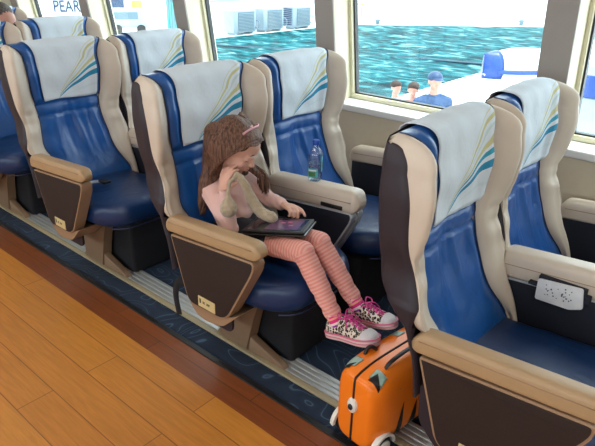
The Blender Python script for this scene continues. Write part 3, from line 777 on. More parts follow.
def hand(bm, W, d, n, side, curls, s=1.0, thumb=.5, spread=1.0):
    # W wrist, d direction of the hand, n normal of the back of the hand, side (+1/-1) where the thumb is along d x n
    W = Vector(W); d = Vector(d).normalized(); n = (Vector(n)-d*Vector(n).dot(d)).normalized(); a = d.cross(n)*side
    R = Matrix((d, a, n)).transposed()
    ell(bm, W+d*.036*s, (.036*s, .028*s, .013*s), R, 16); ell(bm, W+d*.012*s, (.022*s, .019*s, .014*s), R, 14)
    L_ = (.046, .052, .048, .038)
    for k in range(4):
        off = (.0215-.0145*k)*s; p = W+d*.058*s+a*off-n*.001*s; ang = 0; dd = d+a*(.10-.07*k)*spread; dd.normalize()
        tcap(bm, W+d*.03*s+a*off*.8, p, .0085*s, .0075*s, 10)
        for q, fr in enumerate((.44, .31, .25)):
            ang = curls[k]*(q*.9+.55); v = (dd*math.cos(ang)-n*math.sin(ang)).normalized()
            p2 = p+v*L_[k]*fr*s; tcap(bm, p, p2, (.0074-.0007*q)*s, (.0068-.0008*q)*s, 10); p = p2
    p = W+d*.016*s+a*.020*s-n*.004*s; v = (d*.65+a*.75-n*.25*thumb).normalized()
    tcap(bm, W+d*.012*s+a*.008*s, p, .011*s, .010*s, 10)
    p2 = p+v*.024*s; tcap(bm, p, p2, .0095*s, .008*s, 10)
    v = (d*.85+a*.30-n*.6*thumb).normalized(); tcap(bm, p2, p2+v*.022*s, .008*s, .0066*s, 10)

# ------------------------------------------------------------------ the girl
M['sweater'] = mat('pale_pink_knit', (.76, .48, .44), .9, bump=(320, .5, .002), sheen=.3)
M['skirt'] = mat('dark_skirt', (.012, .013, .022), .9, bump=(200, .2, .001))
m = mat('striped_leggings', (.85, .45, .40), .9, bump=(300, .3, .001)); M['leggings'] = m
at_ = N(m, 'ShaderNodeAttribute'); at_.attribute_name = 'along'
q = math_n(m, 'FRACT', math_n(m, 'MULTIPLY', at_.outputs['Fac'], 74.0))
r = ramp(m, [(0, (.76, .28, .25)), (.46, (.76, .28, .25)), (.56, (.80, .43, .37)), (.92, (.80, .43, .37))]); L(m, q, r.inputs[0]); L(m, r.outputs[0], P(m).inputs['Base Color'])
m = mat('striped_socks', (.8, .2, .4), .9); M['socks'] = m
at_ = N(m, 'ShaderNodeAttribute'); at_.attribute_name = 'along'
q = math_n(m, 'FRACT', math_n(m, 'MULTIPLY', at_.outputs['Fac'], 20.0))
r = ramp(m, [(0, (.75, .03, .22)), (.25, (.85, .70, .70)), (.40, (.30, .03, .40)), (.55, (.85, .55, .50)), (.72, (.80, .05, .30)), (.86, (.85, .40, .25))], 'CONSTANT'); L(m, q, r.inputs[0]); L(m, r.outputs[0], P(m).inputs['Base Color'])
m = mat('leopard_canvas', (.7, .6, .5), .8); M['leopard'] = m
tc = N(m, 'ShaderNodeTexCoord'); vo = N(m, 'ShaderNodeTexVoronoi'); vo.feature = 'F1'; vo.inputs['Scale'].default_value = 92; vo.inputs['Randomness'].default_value = .9; L(m, tc.outputs['Object'], vo.inputs[0])
r = ramp(m, [(0, (.45, .33, .22)), (.20, (.45, .33, .22)), (.25, (.012, .01, .01)), (.52, (.012, .01, .01)), (.56, (.74, .66, .58))]); L(m, vo.outputs['Distance'], r.inputs[0]); L(m, r.outputs[0], P(m).inputs['Base Color'])
M['toecap'] = mat('glitter_toe', (.72, .68, .70), .35, bump=(900, .8, .002), var=(500, .35))
M['sole'] = mat('rubber_sole', (.74, .56, .56), .5)
M['pinktrim'] = mat('pink_trim', (.70, .16, .28), .5)
M['lace'] = mat('magenta_lace', (.72, .05, .30), .6)
M['band'] = mat('pink_headband', (.80, .42, .52), .5)

HC = Vector((-1.590, 1.497, .878)); HR = rotm(27, 30, -4); HS = 1.04
def hp(*p): return HC+HR @ (Vector(p)*HS)
PEL = Vector((-1.60, 1.500, .530)); CH = Vector((-1.625, 1.495, .665)); SN = Vector((-1.642, 1.402, .700)); SF = Vector((-1.625, 1.590, .700))
NK = Vector((-1.635, 1.495, .735)); EN = Vector((-1.512, 1.378, .590)); WN = Vector((-1.572, 1.398, .730)); EF = Vector((-1.545, 1.640, .625)); WF = Vector((-1.425, 1.600, .646))
KN = Vector((-1.177, 1.432, .580)); KF = Vector((-1.181, 1.535, .580)); AN = Vector((-1.008, 1.434, .350)); AF = Vector((-.992, 1.543, .372))
HN = Vector((-1.60, 1.455, .525)); HF = Vector((-1.60, 1.548, .525))
bm = bmesh.new()
head_shapes(bm, HC, HR, HS)
tcap(bm, hp(-.03, 0, -.05), NK, .036, .038); tcap(bm, NK, CH+Vector((0, 0, .01)), .042, .060)
ell(bm, CH, (.062, .085, .085)); tcap(bm, CH, PEL+Vector((0, 0, .04)), .065, .068); ell(bm, PEL, (.078, .10, .062))
for a, b_, ra, rb in ((SN, EN, .030, .024), (EN, WN, .024, .016), (SF, EF, .030, .024), (EF, WF, .024, .016), (CH+Vector((0, -.03, .03)), SN, .05, .032), (CH+Vector((0, .03, .03)), SF, .05, .032),
                      (HN, KN, .058, .038), (HF, KF, .058, .038), (KN, AN, .034, .022), (KF, AF, .034, .022)): tcap(bm, a, b_, ra, rb)
# near hand against the cheek, far hand pointing at the tablet
hand(bm, WN, (.16, .20, .95), (-.1, -.95, .25), 1, (.6, .50, .55, .7), 1.08, 1.0)
hand(bm, WF, (.85, -.15, .10), (.0, .15, 1), -1, (.42, 1.0, 1.15, 1.2), 1.08, 1.2)
# ankles and feet inside the shoes
FD = {}
for A, T in ((AN, Vector((-.826, 1.427, .352))), (AF, Vector((-.828, 1.550, .362)))):
    tcap(bm, A, A+(T-A)*.25+Vector((0, 0, -.035)), .024, .022); tcap(bm, A+(T-A)*.25+Vector((0, 0, -.035)), A+(T-A)*.6+Vector((0, 0, -.025)), .022, .015)
girl = remesh('person', bm, .0035, 2, M['skin'])
tag(girl, 'girl with long brown hair and pink top sitting in the seat using a tablet', 'person')
face_children(girl, HC, HR, HS, M['lash'])
# sweater
bm = bmesh.new()
o_ = .010
tcap(bm, NK+Vector((0, 0, -.022)), CH, .050, .072); ell(bm, CH, (.072, .095, .095)); tcap(bm, CH, PEL+Vector((0, 0, .03)), .078, .084)
for a, b_, ra, rb in ((SN, EN, .042, .035), (EN, EN+(WN-EN)*.86, .035, .024), (SF, EF, .042, .035), (EF, EF+(WF-EF)*.86, .035, .024), (CH+Vector((0, -.03, .03)), SN, .056, .043), (CH+Vector((0, .03, .03)), SF, .056, .043)): tcap(bm, a, b_, ra, rb)
def wrinkle(v, n):
    k = math.sin(v.x*70+v.z*95)*math.sin(v.y*60+v.z*40+1)
    return v+n*(.0025*k+.0012*math.sin(v.z*190+v.x*120))
remesh('pink_top', bm, .005, 3, M['sweater'], girl, wrinkle)
bm = bmesh.new(); ell(bm, PEL+Vector((0, 0, -.005)), (.096, .115, .072))
for a, b_ in ((HN, KN), (HF, KF)): tcap(bm, a, a+(b_-a)*.52, .072, .066)
tcap(bm, (HN+HF)/2, (HN+HF)/2+(KN-HN)*.5, .060, .055)
remesh('dark_skirt', bm, .005, 3, M['skirt'], girl, lambda v, n: Vector((v.x, v.y, max(v.z, .466))))
def set_along(o, segs):
    at = o.data.attributes.new('along', 'FLOAT', 'POINT'); vals = []
    for v in o.data.vertices:
        best = (9, 0); acc = 0
        for a, b_ in segs:
            d = b_-a; t = max(0, min(1, (v.co-a).dot(d)/d.length_squared)); ds = (v.co-(a+d*t)).length
            tt = (v.co-a).dot(d)/d.length
            if ds < best[0]: best = (ds, acc+tt)
            acc += d.length
        vals.append(best[1])
    at.data.foreach_set('value', vals)
for nm, H_, K_, A_ in (('near', HN, KN, AN), ('far', HF, KF, AF)):
    bm = bmesh.new(); tcap(bm, H_, K_, .062, .0435); tcap(bm, K_, K_+(A_-K_)*.35, .0410, .0400); tcap(bm, K_+(A_-K_)*.35, K_+(A_-K_)*.80, .0400, .0315); tcap(bm, K_+(A_-K_)*.80, K_+(A_-K_)*.86, .0325, .0315)
    lg = remesh('striped_legging', bm, .004, 3, M['leggings'], girl, lambda v, n: Vector((v.x, v.y, max(v.z, .464) if v.x < -1.25 else v.z))+n*(.0022 if v.z < .46 and v.x > -1.12 else .0010)*math.sin(v.z*190+v.x*60))
    set_along(lg, [(H_, K_), (K_, A_)])
def shoe(A, heel, toe, lean_y):
    d = (toe-heel); ln = d.length; d.normalize(); up = Vector((0, 0, 1)); lat = up.cross(d).normalized(); upv = d.cross(lat).normalized()
    lat = (lat+upv*lean_y).normalized(); upv = d.cross(lat).normalized()
    R = Matrix((d, lat, upv)).transposed(); k = ln/.20
    def T(x, y, z): return heel+R @ Vector((x*k, y*k, z*k))
    hw = [(0, .012), (.008, .024), (.03, .0305), (.07, .029), (.11, .034), (.145, .0385), (.175, .034), (.192, .022), (.200, .008)]
    hh = [(0, .035), (.006, .052), (.02, .068), (.055, .074), (.085, .076), (.11, .064), (.14, .049), (.165, .041), (.19, .032), (.2, .022)]
    def sect(x, f=1.0, g=1.0):
        w_ = cr(hw, x)*f; h_ = cr(hh, x)*g
        return [T(x, w_*math.copysign(abs(math.cos(a))**.65, math.cos(a)), .018+(h_-.018)*math.sin(a)**.8) for a in [PI*i/16 for i in range(17)]]
    xs = [.0005+.1990*i/34 for i in range(35)]
    bm = bmesh.new(); rows = [sect(x) for x in xs]; grid(bm, rows, close_u=True, cap=True); up_ = obj('shoe', bm, M['leopard'], girl)
    # sole
    bm = bmesh.new(); rows = []
    for z_, f in ((.0, .92), (.003, 1.0), (.019, 1.06), (.022, 1.02)):
        ring = [T(-.003+.206*(x/.2), cr(hw, x)*f*1.04+.001, z_) for x in xs]+[T(-.003+.206*(x/.2), -cr(hw, x)*f*1.04-.001, z_) for x in xs[::-1]]
        rows.append(ring)
    grid(bm, rows, close_u=True, cap=True); obj('sole', bm, M['sole'], up_, smooth=50)
    bm = bmesh.new(); ring = [T(-.003+.206*(x/.2), cr(hw, x)*1.10+.002, .0215) for x in xs[::2]]+[T(-.003+.206*(x/.2), -cr(hw, x)*1.10-.002, .0215) for x in xs[::-2]]
    tube(bm, ring+[ring[0]], .0028*k, 6); tube(bm, [p-upv*.011*k for p in ring]+[ring[0]-upv*.011*k], .0014*k, 6); obj('sole_trim', bm, M['pinktrim'], up_)
    bm = bmesh.new(); xs2 = [.160+.0395*i/12 for i in range(13)]; rows = [[p+upv*.0016 for p in sect(x, 1.03, 1.03)] for x in xs2]; grid(bm, rows, close_u=True, cap=True); obj('toe_cap', bm, M['toecap'], up_)
    # laces : crosses down the front and a bow
    bm = bmesh.new()
    for i in range(6):
        x = .085+.0115*i; h_ = cr(hh, x)+.002; h2 = cr(hh, x+.012)+.002
        for sg in (-1, 1): tube(bm, path([T(x, sg*.017, h_-.006), T(x+.004, sg*.007, h_+.002), T(x+.009, -sg*.009, h2+.002), T(x+.012, -sg*.017, h2-.006)], 8), .0022*k, 6)
    for sg in (-1, 1):
        tube(bm, path([T(.078, 0, .078), T(.070, sg*.022, .092), T(.082, sg*.036, .082), T(.090, sg*.022, .074), T(.080, 0, .078)], 18), .0024*k, 6)
        tube(bm, path([T(.080, 0, .080), T(.100, sg*.025, .074), T(.115, sg*.036, .052)], 10), .002*k, 6)
    obj('laces', bm, M['lace'], up_)
    bm = bmesh.new(); K0 = KN if A is AN else KF; AA = A+(K0-A)*.24; tcap(bm, A, T(.045, 0, .045), .0285, .027); tcap(bm, A, AA, .0285, .0300)
    tcap(bm, T(.045, 0, .05), T(.085, 0, .058), .026, .018)
    sk = remesh('striped_sock', bm, .0035, 3, M['socks'], girl); set_along(sk, [(AA, A), (A, T(.06, 0, .02))])
    return up_
shoe(AN, Vector((-1.041, 1.437, .277)), Vector((-.826, 1.425, .342)), -.12)
shoe(AF, Vector((-1.022, 1.541, .302)), Vector((-.828, 1.550, .352)), -.08)
# hair
bm = bmesh.new()
def he(p, r): ell(bm, hp(*p), [q*HS for q in r], HR)
he((-.026, 0, .038), (.086, .077, .076)); he((-.050, 0, -.010), (.056, .070, .070)); he((.024, 0, .072), (.050, .058, .032)); he((.006, .040, .045), (.050, .036, .048)); he((.004, -.044, .045), (.048, .032, .044))
he((-.030, -.068, -.015), (.032, .020, .055)); he((-.010, .070, -.02), (.034, .018, .055))
def flow(pts, rs):
    pts = [pts[0]]+[p+Vector((.020, 0, 0)) for p in pts[1:]]
    for i in range(len(pts)-1): tcap(bm, pts[i], pts[i+1], rs[i], rs[i+1], 12)
flow([hp(-.09, 0, .0), Vector((-1.715, 1.475, .80)), Vector((-1.712, 1.468, .72)), Vector((-1.700, 1.465, .64))], [.052, .054, .050, .038])
flow([hp(-.06, -.05, .0), Vector((-1.672, 1.425, .80)), Vector((-1.682, 1.395, .73)), Vector((-1.688, 1.378, .655)), Vector((-1.690, 1.370, .61))], [.044, .038, .032, .024, .010])
flow([hp(-.05, .06, .0), Vector((-1.665, 1.56, .79)), Vector((-1.67, 1.57, .70)), Vector((-1.665, 1.57, .64))], [.045, .042, .04, .025])
flow([hp(.0, .076, .0), hp(.012, .086, -.07), Vector((-1.560, 1.590, .74)), Vector((-1.548, 1.588, .68))], [.020, .018, .014, .006])
hairo = remesh('hair', bm, .005, 4, M['hair'], girl)
bm = bmesh.new(); rs_ = random.Random(3)
for side in (-1, 1):
    for k in range(120 if side < 0 else 70):
        t = rs_.random(); jit = lambda a: rs_.uniform(-a, a)
        st = hp(.072-.125*t, side*.010, .118-.042*(1-t)**2-.006*t)
        sh_ = hp(.066-.125*t, side*.050, .108-.040*(1-t)**2)
        mid = hp(.044-.105*t, side*(.083+.005*t), .055-.01*t)
        if side < 0:
            low = hp(-.005-.070*t, -.096, -.040); e1 = Vector((-1.650-.05*t+jit(.01), 1.405-.025*rs_.random()+.05*t, .77)); e2 = Vector((-1.665-.055*t+jit(.01), 1.362+.09*t+jit(.01), .67)); e3 = Vector((-1.672-.05*t+jit(.015), 1.350+.10*t+jit(.012), .60+.05*rs_.random()))
            pts = [st, sh_, mid, low]+[e+Vector((.020, 0, 0)) for e in (e1, e2, e3)]
        else:
            low = hp(.050-.07*t, .097, -.05); e1 = Vector((-1.545-.05*t+jit(.008), 1.605+jit(.01), .75)); e2 = Vector((-1.535-.06*t+jit(.01), 1.600+jit(.01), .67+jit(.02))); pts = [st, sh_, mid, low]+[e+Vector((.020, 0, 0)) for e in (e1, e2)]
        pp_ = path(pts, 22); rr_ = .0030+.0022*rs_.random(); tube(bm, pp_, [rr_*min(1, .35+i/5)*min(1, (22-i)/7) for i in range(22)], 5, flat=(1.5, .8))
obj('hair_strands', bm, M['hair'], hairo)
bm = bmesh.new(); pts = [hp(.030-.030*abs(math.cos(a))**1.5, .0915*math.cos(a), .036+.0835*math.sin(a)) for a in [.62+(PI-1.24)*i/26 for i in range(27)]]
tube(bm, pts, .0050, 8, flat=(.5, 1.0)); obj('headband', bm, M['band'], girl)

# tablet on her lap
def plate(bm, O, U, Vv, W, lu, lv, z0, z1, r=.003):
    vs = box(bm, 0, lu, 0, lv, z0, z1, r, 3)
    for v in vs: v.co = O+U*v.co.x+Vv*v.co.y+W*v.co.z
O = Vector((-1.190, 1.448, .634)); FR = Vector((-1.206, 1.585, .628)); LL = Vector((-1.402, 1.352, .606))
U = (LL-O).normalized(); Wn = U.cross(FR-O).normalized()*-1; Wn = Wn if Wn.z > 0 else -Wn; Vv = Wn.cross(U).normalized(); Vv = Vv if Vv.y > 0 else -Vv
tb = empty('tablet', O); tag(tb, 'black tablet in an open folding case lying on the girl’s lap', 'tablet')
M['screen'] = mat('tablet_screen', (.015, .012, .02), .08, spec=.7)
Zero = Vector((0, 0, 0))
bm = bmesh.new(); plate(bm, Zero, U, Vv, Wn, .245, .155, .008, .018); obj('body', bm, M['blackplastic'], tb, smooth=40)
bm = bmesh.new(); plate(bm, U*.016+Vv*.012, U, Vv, Wn, .213, .131, .018, .0188, .0002); sc_ = obj('screen', bm, M['screen'], tb, smooth=False)
M['purple'] = mat('screen_picture', (.12, .05, .12), .15); M['pinkdot'] = mat('screen_pink', (.45, .12, .22), .15)
bm = bmesh.new(); plate(bm, U*.03+Vv*.02, U, Vv, Wn, .13, .11, .0188, .0191, .0001); obj('picture', bm, M['purple'], sc_, smooth=False)
bm = bmesh.new()
for a, b_ in ((.06, .06), (.10, .09), (.075, .10)): plate(bm, U*a+Vv*b_, U, Vv, Wn, .018, .012, .0191, .0194, .0001)
obj('tiles', bm, M['pinkdot'], sc_, smooth=False)
bm = bmesh.new(); plate(bm, U*-.006+Vv*-.006, U, Vv, Wn, .256, .166, 0, .006); obj('case_flap', bm, M['blackplastic'], tb, smooth=40)
bm = bmesh.new(); plate(bm, U*-.0062+Vv*-.004, U, Vv, Wn, .004, .16, .0062, .0078, .0005); obj('metal_edge', bm, M['metal'], tb, smooth=40)

# beige plush with a bulb end held to her cheek, its long end down on the tablet
M['plush'] = mat('beige_plush', (.42, .33, .23), .95, bump=(260, .8, .004), var=(40, .25), sheen=.4)
bm = bmesh.new()
P1 = [Vector(p) for p in ((-1.505, 1.425, .805), (-1.518, 1.392, .780), (-1.512, 1.374, .740), (-1.502, 1.364, .710), (-1.498, 1.362, .684))]
for i, (ra, rb) in enumerate(((.008, .0075), (.0075, .008), (.008, .019), (.019, .031))): tcap(bm, P1[i], P1[i+1], ra, rb)
ell(bm, P1[4]+Vector((0, 0, .0)), (.034, .034, .037))
P2 = path([(-1.515, 1.425, .800), (-1.495, 1.432, .785), (-1.480, 1.446, .745), (-1.470, 1.458, .705), (-1.450, 1.466, .670), (-1.420, 1.472, .650), (-1.378, 1.480, .643)], 16)
for i in range(15): tcap(bm, P2[i], P2[i+1], .012+.011*min(1, i/9), .012+.011*min(1, (i+1)/9))
pl = remesh('plush_toy', bm, .0045, 3, M['plush'], None, lambda v, n: v+n*.0015*math.sin(v.x*260)*math.sin(v.z*240+v.y*200))
tag(pl, 'long beige plush with a rounded bulb end, held against the girl’s cheek', 'plush toy')

# ------------------------------------------------------------------ the reading man
MC = Vector((-4.760, 2.045, 1.075)); MR = rotm(10, 38); MS = 1.15
def mp_(*p): return MC+MR @ (Vector(p)*MS)
mx0 = sx_(-1)
M['shirt'] = mat('grey_shirt', (.10, .11, .14), .9, bump=(200, .3, .001)); M['trousers'] = mat('dark_trousers', (.02, .022, .03), .9)
bm = bmesh.new(); head_shapes(bm, MC, MR, MS, True)
mCH = Vector((mx0+.20, 2.11, .80)); mPE = Vector((mx0+.20, 2.12, .57))
tcap(bm, mp_(-.03, 0, -.05), mCH+Vector((0, 0, .10)), .058, .065); ell(bm, mCH, (.10, .16, .15)); tcap(bm, mCH, mPE, .12, .12)
for s_ in (-1, 1):
    sh = mCH+Vector((.01, s_*.155, .07)); el = sh+Vector((.08, s_*.02, -.22)); el.y = max(1.97, min(2.26, el.y)); wr = el+Vector((.20, -s_*.06, .0))
    sh.y = max(1.985, min(2.24, sh.y))
    tcap(bm, mCH+Vector((0, s_*.06, .06)), sh, .08, .055); tcap(bm, sh, el, .052, .042); tcap(bm, el, wr, .040, .028)
    hand(bm, wr, (1, -s_*.3, .1), (0, 0, 1), -s_, (.5, .6, .6, .7), 1.25)
    kn = Vector((mx0+.56, 2.12+s_*.10, .57)); tcap(bm, mPE+Vector((.0, s_*.07, -.0)), kn, .085, .06); an = Vector((mx0+.62, 2.12+s_*.10, .10)); tcap(bm, kn, an, .055, .038); tcap(bm, an+Vector((0, 0, -.05)), an+Vector((.15, 0, -.06)), .038, .032)
man = remesh('person', bm, .006, 2, M['manskin']); tag(man, 'man with short hair and glasses looking down in the rear left seat', 'person')
face_children(man, MC, MR, MS, M['lash'])
bm = bmesh.new(); ell(bm, mCH, (.112, .172, .155)); tcap(bm, mCH, mPE, .133, .135)
for s_ in (-1, 1):
    sh = mCH+Vector((.01, s_*.155, .07)); sh.y = max(1.985, min(2.24, sh.y)); el = mCH+Vector((.09, s_*.175, -.15)); el.y = max(1.97, min(2.26, el.y))
    tcap(bm, mCH+Vector((0, s_*.06, .06)), sh, .092, .066); tcap(bm, sh, el, .062, .054)
remesh('shirt', bm, .008, 3, M['shirt'], man)
bm = bmesh.new()
for s_ in (-1, 1):
    kn = Vector((mx0+.56, 2.12+s_*.10, .57)); an = Vector((mx0+.62, 2.12+s_*.10, .14)); tcap(bm, mPE+Vector((0, s_*.07, 0)), kn, .093, .068); tcap(bm, kn, an, .064, .050)
remesh('trousers', bm, .008, 3, M['trousers'], man)
bm = bmesh.new(); ell(bm, mp_(-.034, 0, .040), [q*MS for q in (.088, .078, .078)], MR); ell(bm, mp_(-.06, 0, -.01), [q*MS for q in (.05, .070, .05)], MR)
remesh('hair', bm, .005, 2, M['greyhair'], man, lambda v, n: v+n*.002*math.sin(v.x*300)*math.sin(v.y*280))
bm = bmesh.new()
for s_ in (-1, 1):
    tube(bm, [mp_(.088, s_*.029+.021*math.cos(a), -.004+.016*math.sin(a)) for a in [2*PI*i/20 for i in range(21)]], .0018, 6)
    tube(bm, [mp_(.086, s_*.050, .0), mp_(.04, s_*.072, .003), mp_(-.01, s_*.080, .0)], .0018, 6)
tube(bm, [mp_(.089, -.009, .0), mp_(.092, 0, .002), mp_(.089, .009, .0)], .0018, 6); obj('glasses', bm, M['acgrey'], man)

# ------------------------------------------------------------------ people outside on the deck
M['navyshirt'] = mat('navy_uniform', (.012, .05, .14), .8); M['redshirt'] = mat('red_shirt', (.45, .06, .03), .8); M['paleshirt'] = mat('pale_shirt', (.55, .62, .68), .8)
def stander(loc, rz, top, leg, capm, lb, h=1.72):
    k = h/1.75; R3 = Matrix.Rotation(rz, 3, 'Z'); B = Vector(loc)
    def g(x, y, z): return B+R3 @ Vector((x*k, y*k, z*k))
    bm = bmesh.new(); head_shapes(bm, g(0, 0, 1.63), R3 @ rotm(0, 10), 1.1*k)
    tcap(bm, g(-.01, 0, 1.56), g(-.01, 0, 1.44), .05*k, .06*k); ell(bm, g(0, 0, 1.28), (.11*k, .17*k, .20*k), R3); tcap(bm, g(0, 0, 1.2), g(0, 0, .98), .13*k, .14*k)
    for s_ in (-1, 1):
        tcap(bm, g(0, s_*.10, 1.40), g(0, s_*.19, 1.38), .07*k, .055*k); tcap(bm, g(0, s_*.20, 1.38), g(.02, s_*.25, 1.10), .05*k, .04*k); tcap(bm, g(.02, s_*.25, 1.10), g(.12, s_*.22, .87), .038*k, .026*k)
        hand(bm, g(.12, s_*.22, .86), R3 @ Vector((.3, 0, -1)), R3 @ Vector((0, s_, 0)), 1, (.4, .5, .5, .6), 1.2*k)
        tcap(bm, g(0, s_*.09, .93), g(.02, s_*.10, .50), .085*k, .055*k); tcap(bm, g(.02, s_*.10, .50), g(-.01, s_*.10, .09), .052*k, .035*k); tcap(bm, g(-.03, s_*.10, .045), g(.16, s_*.11, .035), .04*k, .033*k)
    p = remesh('person', bm, .011, 2, M['manskin']); tag(p, lb, 'person')
    bm = bmesh.new(); ell(bm, g(0, 0, 1.28), (.125*k, .185*k, .21*k), R3); tcap(bm, g(0, 0, 1.2), g(0, 0, .98), .145*k, .155*k)
    for s_ in (-1, 1): tcap(bm, g(0, s_*.10, 1.40), g(0, s_*.19, 1.38), .082*k, .066*k); tcap(bm, g(0, s_*.20, 1.38), g(.02, s_*.25, 1.12), .064*k, .055*k)
    remesh('shirt', bm, .012, 3, top, p)
    bm = bmesh.new()
    for s_ in (-1, 1): tcap(bm, g(0, s_*.085, .96), g(.02, s_*.10, .50), .10*k, .075*k); tcap(bm, g(.02, s_*.10, .50), g(-.01, s_*.10, .10), .07*k, .06*k)
    remesh('trousers', bm, .012, 3, leg, p)
    bm = bmesh.new(); ell(bm, g(-.012, 0, 1.685), (.108*k, .092*k, .075*k), R3)
    if capm is not M['lash']:
        ell(bm, g(.10, 0, 1.675), (.075*k, .065*k, .010*k), R3)
    remesh('cap' if capm is not M['lash'] else 'hair', bm, .006, 2, capm, p)
stander((-3.62, 7.10, -1.62), -.7, M['navyshirt'], M['trousers'], M['dkblue'], 'person in dark blue shirt and cap on the deck outside', 1.87)
stander((-4.02, 7.25, -1.56), -1.2, M['redshirt'], M['trousers'], M['lash'], 'person in red shirt left of the one in the blue cap', 1.60)
stander((-4.42, 7.45, -1.54), -.5, M['paleshirt'], M['navyshirt'], M['lash'], 'person in pale shirt, leftmost of those on the deck outside', 1.52)

# ------------------------------------------------------------------ water bottle on the middle armrest
M['capblue'] = mat('bottle_cap_blue', (.01, .07, .42), .35); M['label'] = mat('bottle_label', (.10, .45, .50), .4); M['labelgreen'] = mat('label_green', (.07, .20, .06), .5); M['labelwhite'] = mat('label_white', (.70, .80, .82), .5)
bo = empty('water_bottle', (-1.466, 1.850, .6775), .5); tag(bo, 'half full water bottle with blue cap on the middle armrest', 'bottle')
def sq(bm, prof, n=32, mi=0, e=.62):   # squarish lathe
    rows = [[Vector((r_*math.copysign(abs(math.cos(a))**e_, math.cos(a)), r_*math.copysign(abs(math.sin(a))**e_, math.sin(a)), h)) for a in [2*PI*i/n for i in range(n)]] for r_, h, e_ in prof]
    grid(bm, rows, close_u=True, cap=True, mi=mi)
bm = bmesh.new(); sq(bm, [(.024, .0, .7), (.028, .003, .65), (.0295, .01, .62), (.0295, .055, .62), (.0285, .06, .62), (.0295, .065, .62), (.0295, .118, .62), (.027, .130, .7), (.018, .145, .9), (.0135, .152, 1), (.0125, .165, 1)]); obj('bottle_body', bm, M['bottleglass'], bo, smooth=60)
bm = bmesh.new(); sq(bm, [(.023, .002, .7), (.0282, .010, .62), (.0282, .078, .62), (.0280, .080, .62)]); obj('water', bm, M['waterin'], bo, smooth=60)
bm = bmesh.new(); lathe(bm, (0, 0, 0), [(.0145, .162), (.0150, .164), (.0150, .180), (.0138, .183), (.005, .1835)], 24)
cp = obj('bottle_cap', bm, M['capblue'], bo, smooth=50)
def wrap(bm, a0, a1, z0, z1, r_=.0301, n=14): grid(bm, [[Vector((r_*math.copysign(abs(math.cos(a))**.62, math.cos(a)), r_*math.copysign(abs(math.sin(a))**.62, math.sin(a)), z)) for a in [a0+(a1-a0)*i/n for i in range(n+1)]] for z in (z0, z1)])
bm = bmesh.new(); wrap(bm, -.35, 1.15, .045, .112)
wrap(bm, -2.55, -1.15, .022, .062)
lab_ = obj('bottle_label', bm, M['label'], bo, recalc=False)
bm = bmesh.new(); wrap(bm, -2.4, -1.5, .026, .046, .0304); wrap(bm, -.1, .7, .06, .085, .0304); obj('label_picture', bm, M['labelgreen'], lab_, recalc=False)
bm = bmesh.new(); wrap(bm, -2.35, -1.4, .050, .056, .0304); wrap(bm, .0, .9, .095, .101, .0304); obj('label_lettering', bm, M['labelwhite'], lab_, recalc=False)

# ------------------------------------------------------------------ orange ride-on suitcase
M['orange'] = mat('orange_plastic', (.95, .22, .012), .32, bump=(400, .05, .0005)); M['orangedk'] = mat('orange_dark_lettering', (.10, .035, .03), .4)
M['white'] = mat('white_plastic', (.80, .78, .74), .35); M['sticker'] = mat('green_grey_sticker', (.36, .52, .46), .4, var=(60, .3))
sc = empty('ride_on_suitcase', (-.772, 1.486, 0), math.radians(-8)); tag(sc, 'orange ride-on child suitcase with black stripes, under the girl’s shoes', 'suitcase')
HL, HW, HT = .225, .098, .336
def case_pt(u, v, off=0):   # u along the length -1..1, v around the section (angle)
    e = abs(u)**5; y = HL*u
    shr = (1-abs(u)**7*.32)
    w_ = (HW+off)*shr; zc = .178; hb = (HT-zc+off)*(1-.16*abs(u)**4); hl = (zc-.030+off)*(1-.05*abs(u)**4)
    c_, s_ = math.cos(v), math.sin(v); p_ = .42
    x = w_*math.copysign(abs(c_)**p_, c_)*(1-.10*max(0, s_)**2); z = zc+(hb if s_ > 0 else hl)*math.copysign(abs(s_)**p_, s_)
    return Vector((x, y, z))
us = [-1, -.998, -.985, -.96, -.92, -.86]+[-.8+.1*i for i in range(17)]+[.86, .92, .96, .985, .998, 1]
nv_ = 56
def half(bm, s_):
    rows = []
    for u in us:
        k = 1 if abs(u) < .985 else (.97 if abs(u) < .998 else (.9 if abs(u) < 1 else .82))
        ring = []
        for i in range(nv_//2+1):
            v = -PI/2+PI*i/(nv_/2); p = case_pt(u, v); c_ = Vector((0, p.y, .178)); p = c_+(p-c_)*k
            ring.append(Vector((s_*max(.002, abs(p.x)), p.y, p.z)))
        rows.append(ring)
    grid(bm, rows, close_u=True, cap=True)
for s_ in (-1, 1):
    bm = bmesh.new(); half(bm, s_); obj('shell_half', bm, M['orange'], sc, smooth=50)
# black seam gasket all round the middle
bm = bmesh.new(); loop = []
for u in us: loop.append(Vector((0, HL*u, case_pt(u, PI/2).z+.0005)))
zt_ = [.165+(case_pt(1, PI/2).z-.165)*.82, .05]
top = [p for p in loop]; front_ = [Vector((0, -HL-.001, z)) for z in (.295, .24, .18, .12, .07, .045)]; rear_ = [Vector((0, HL+.001, z)) for z in (.05, .1, .2, .27)]
tube(bm, front_[::-1]+top[2:-2]+rear_[::-1], .0042, 6); obj('seam_gasket', bm, M['blackplastic'], sc)
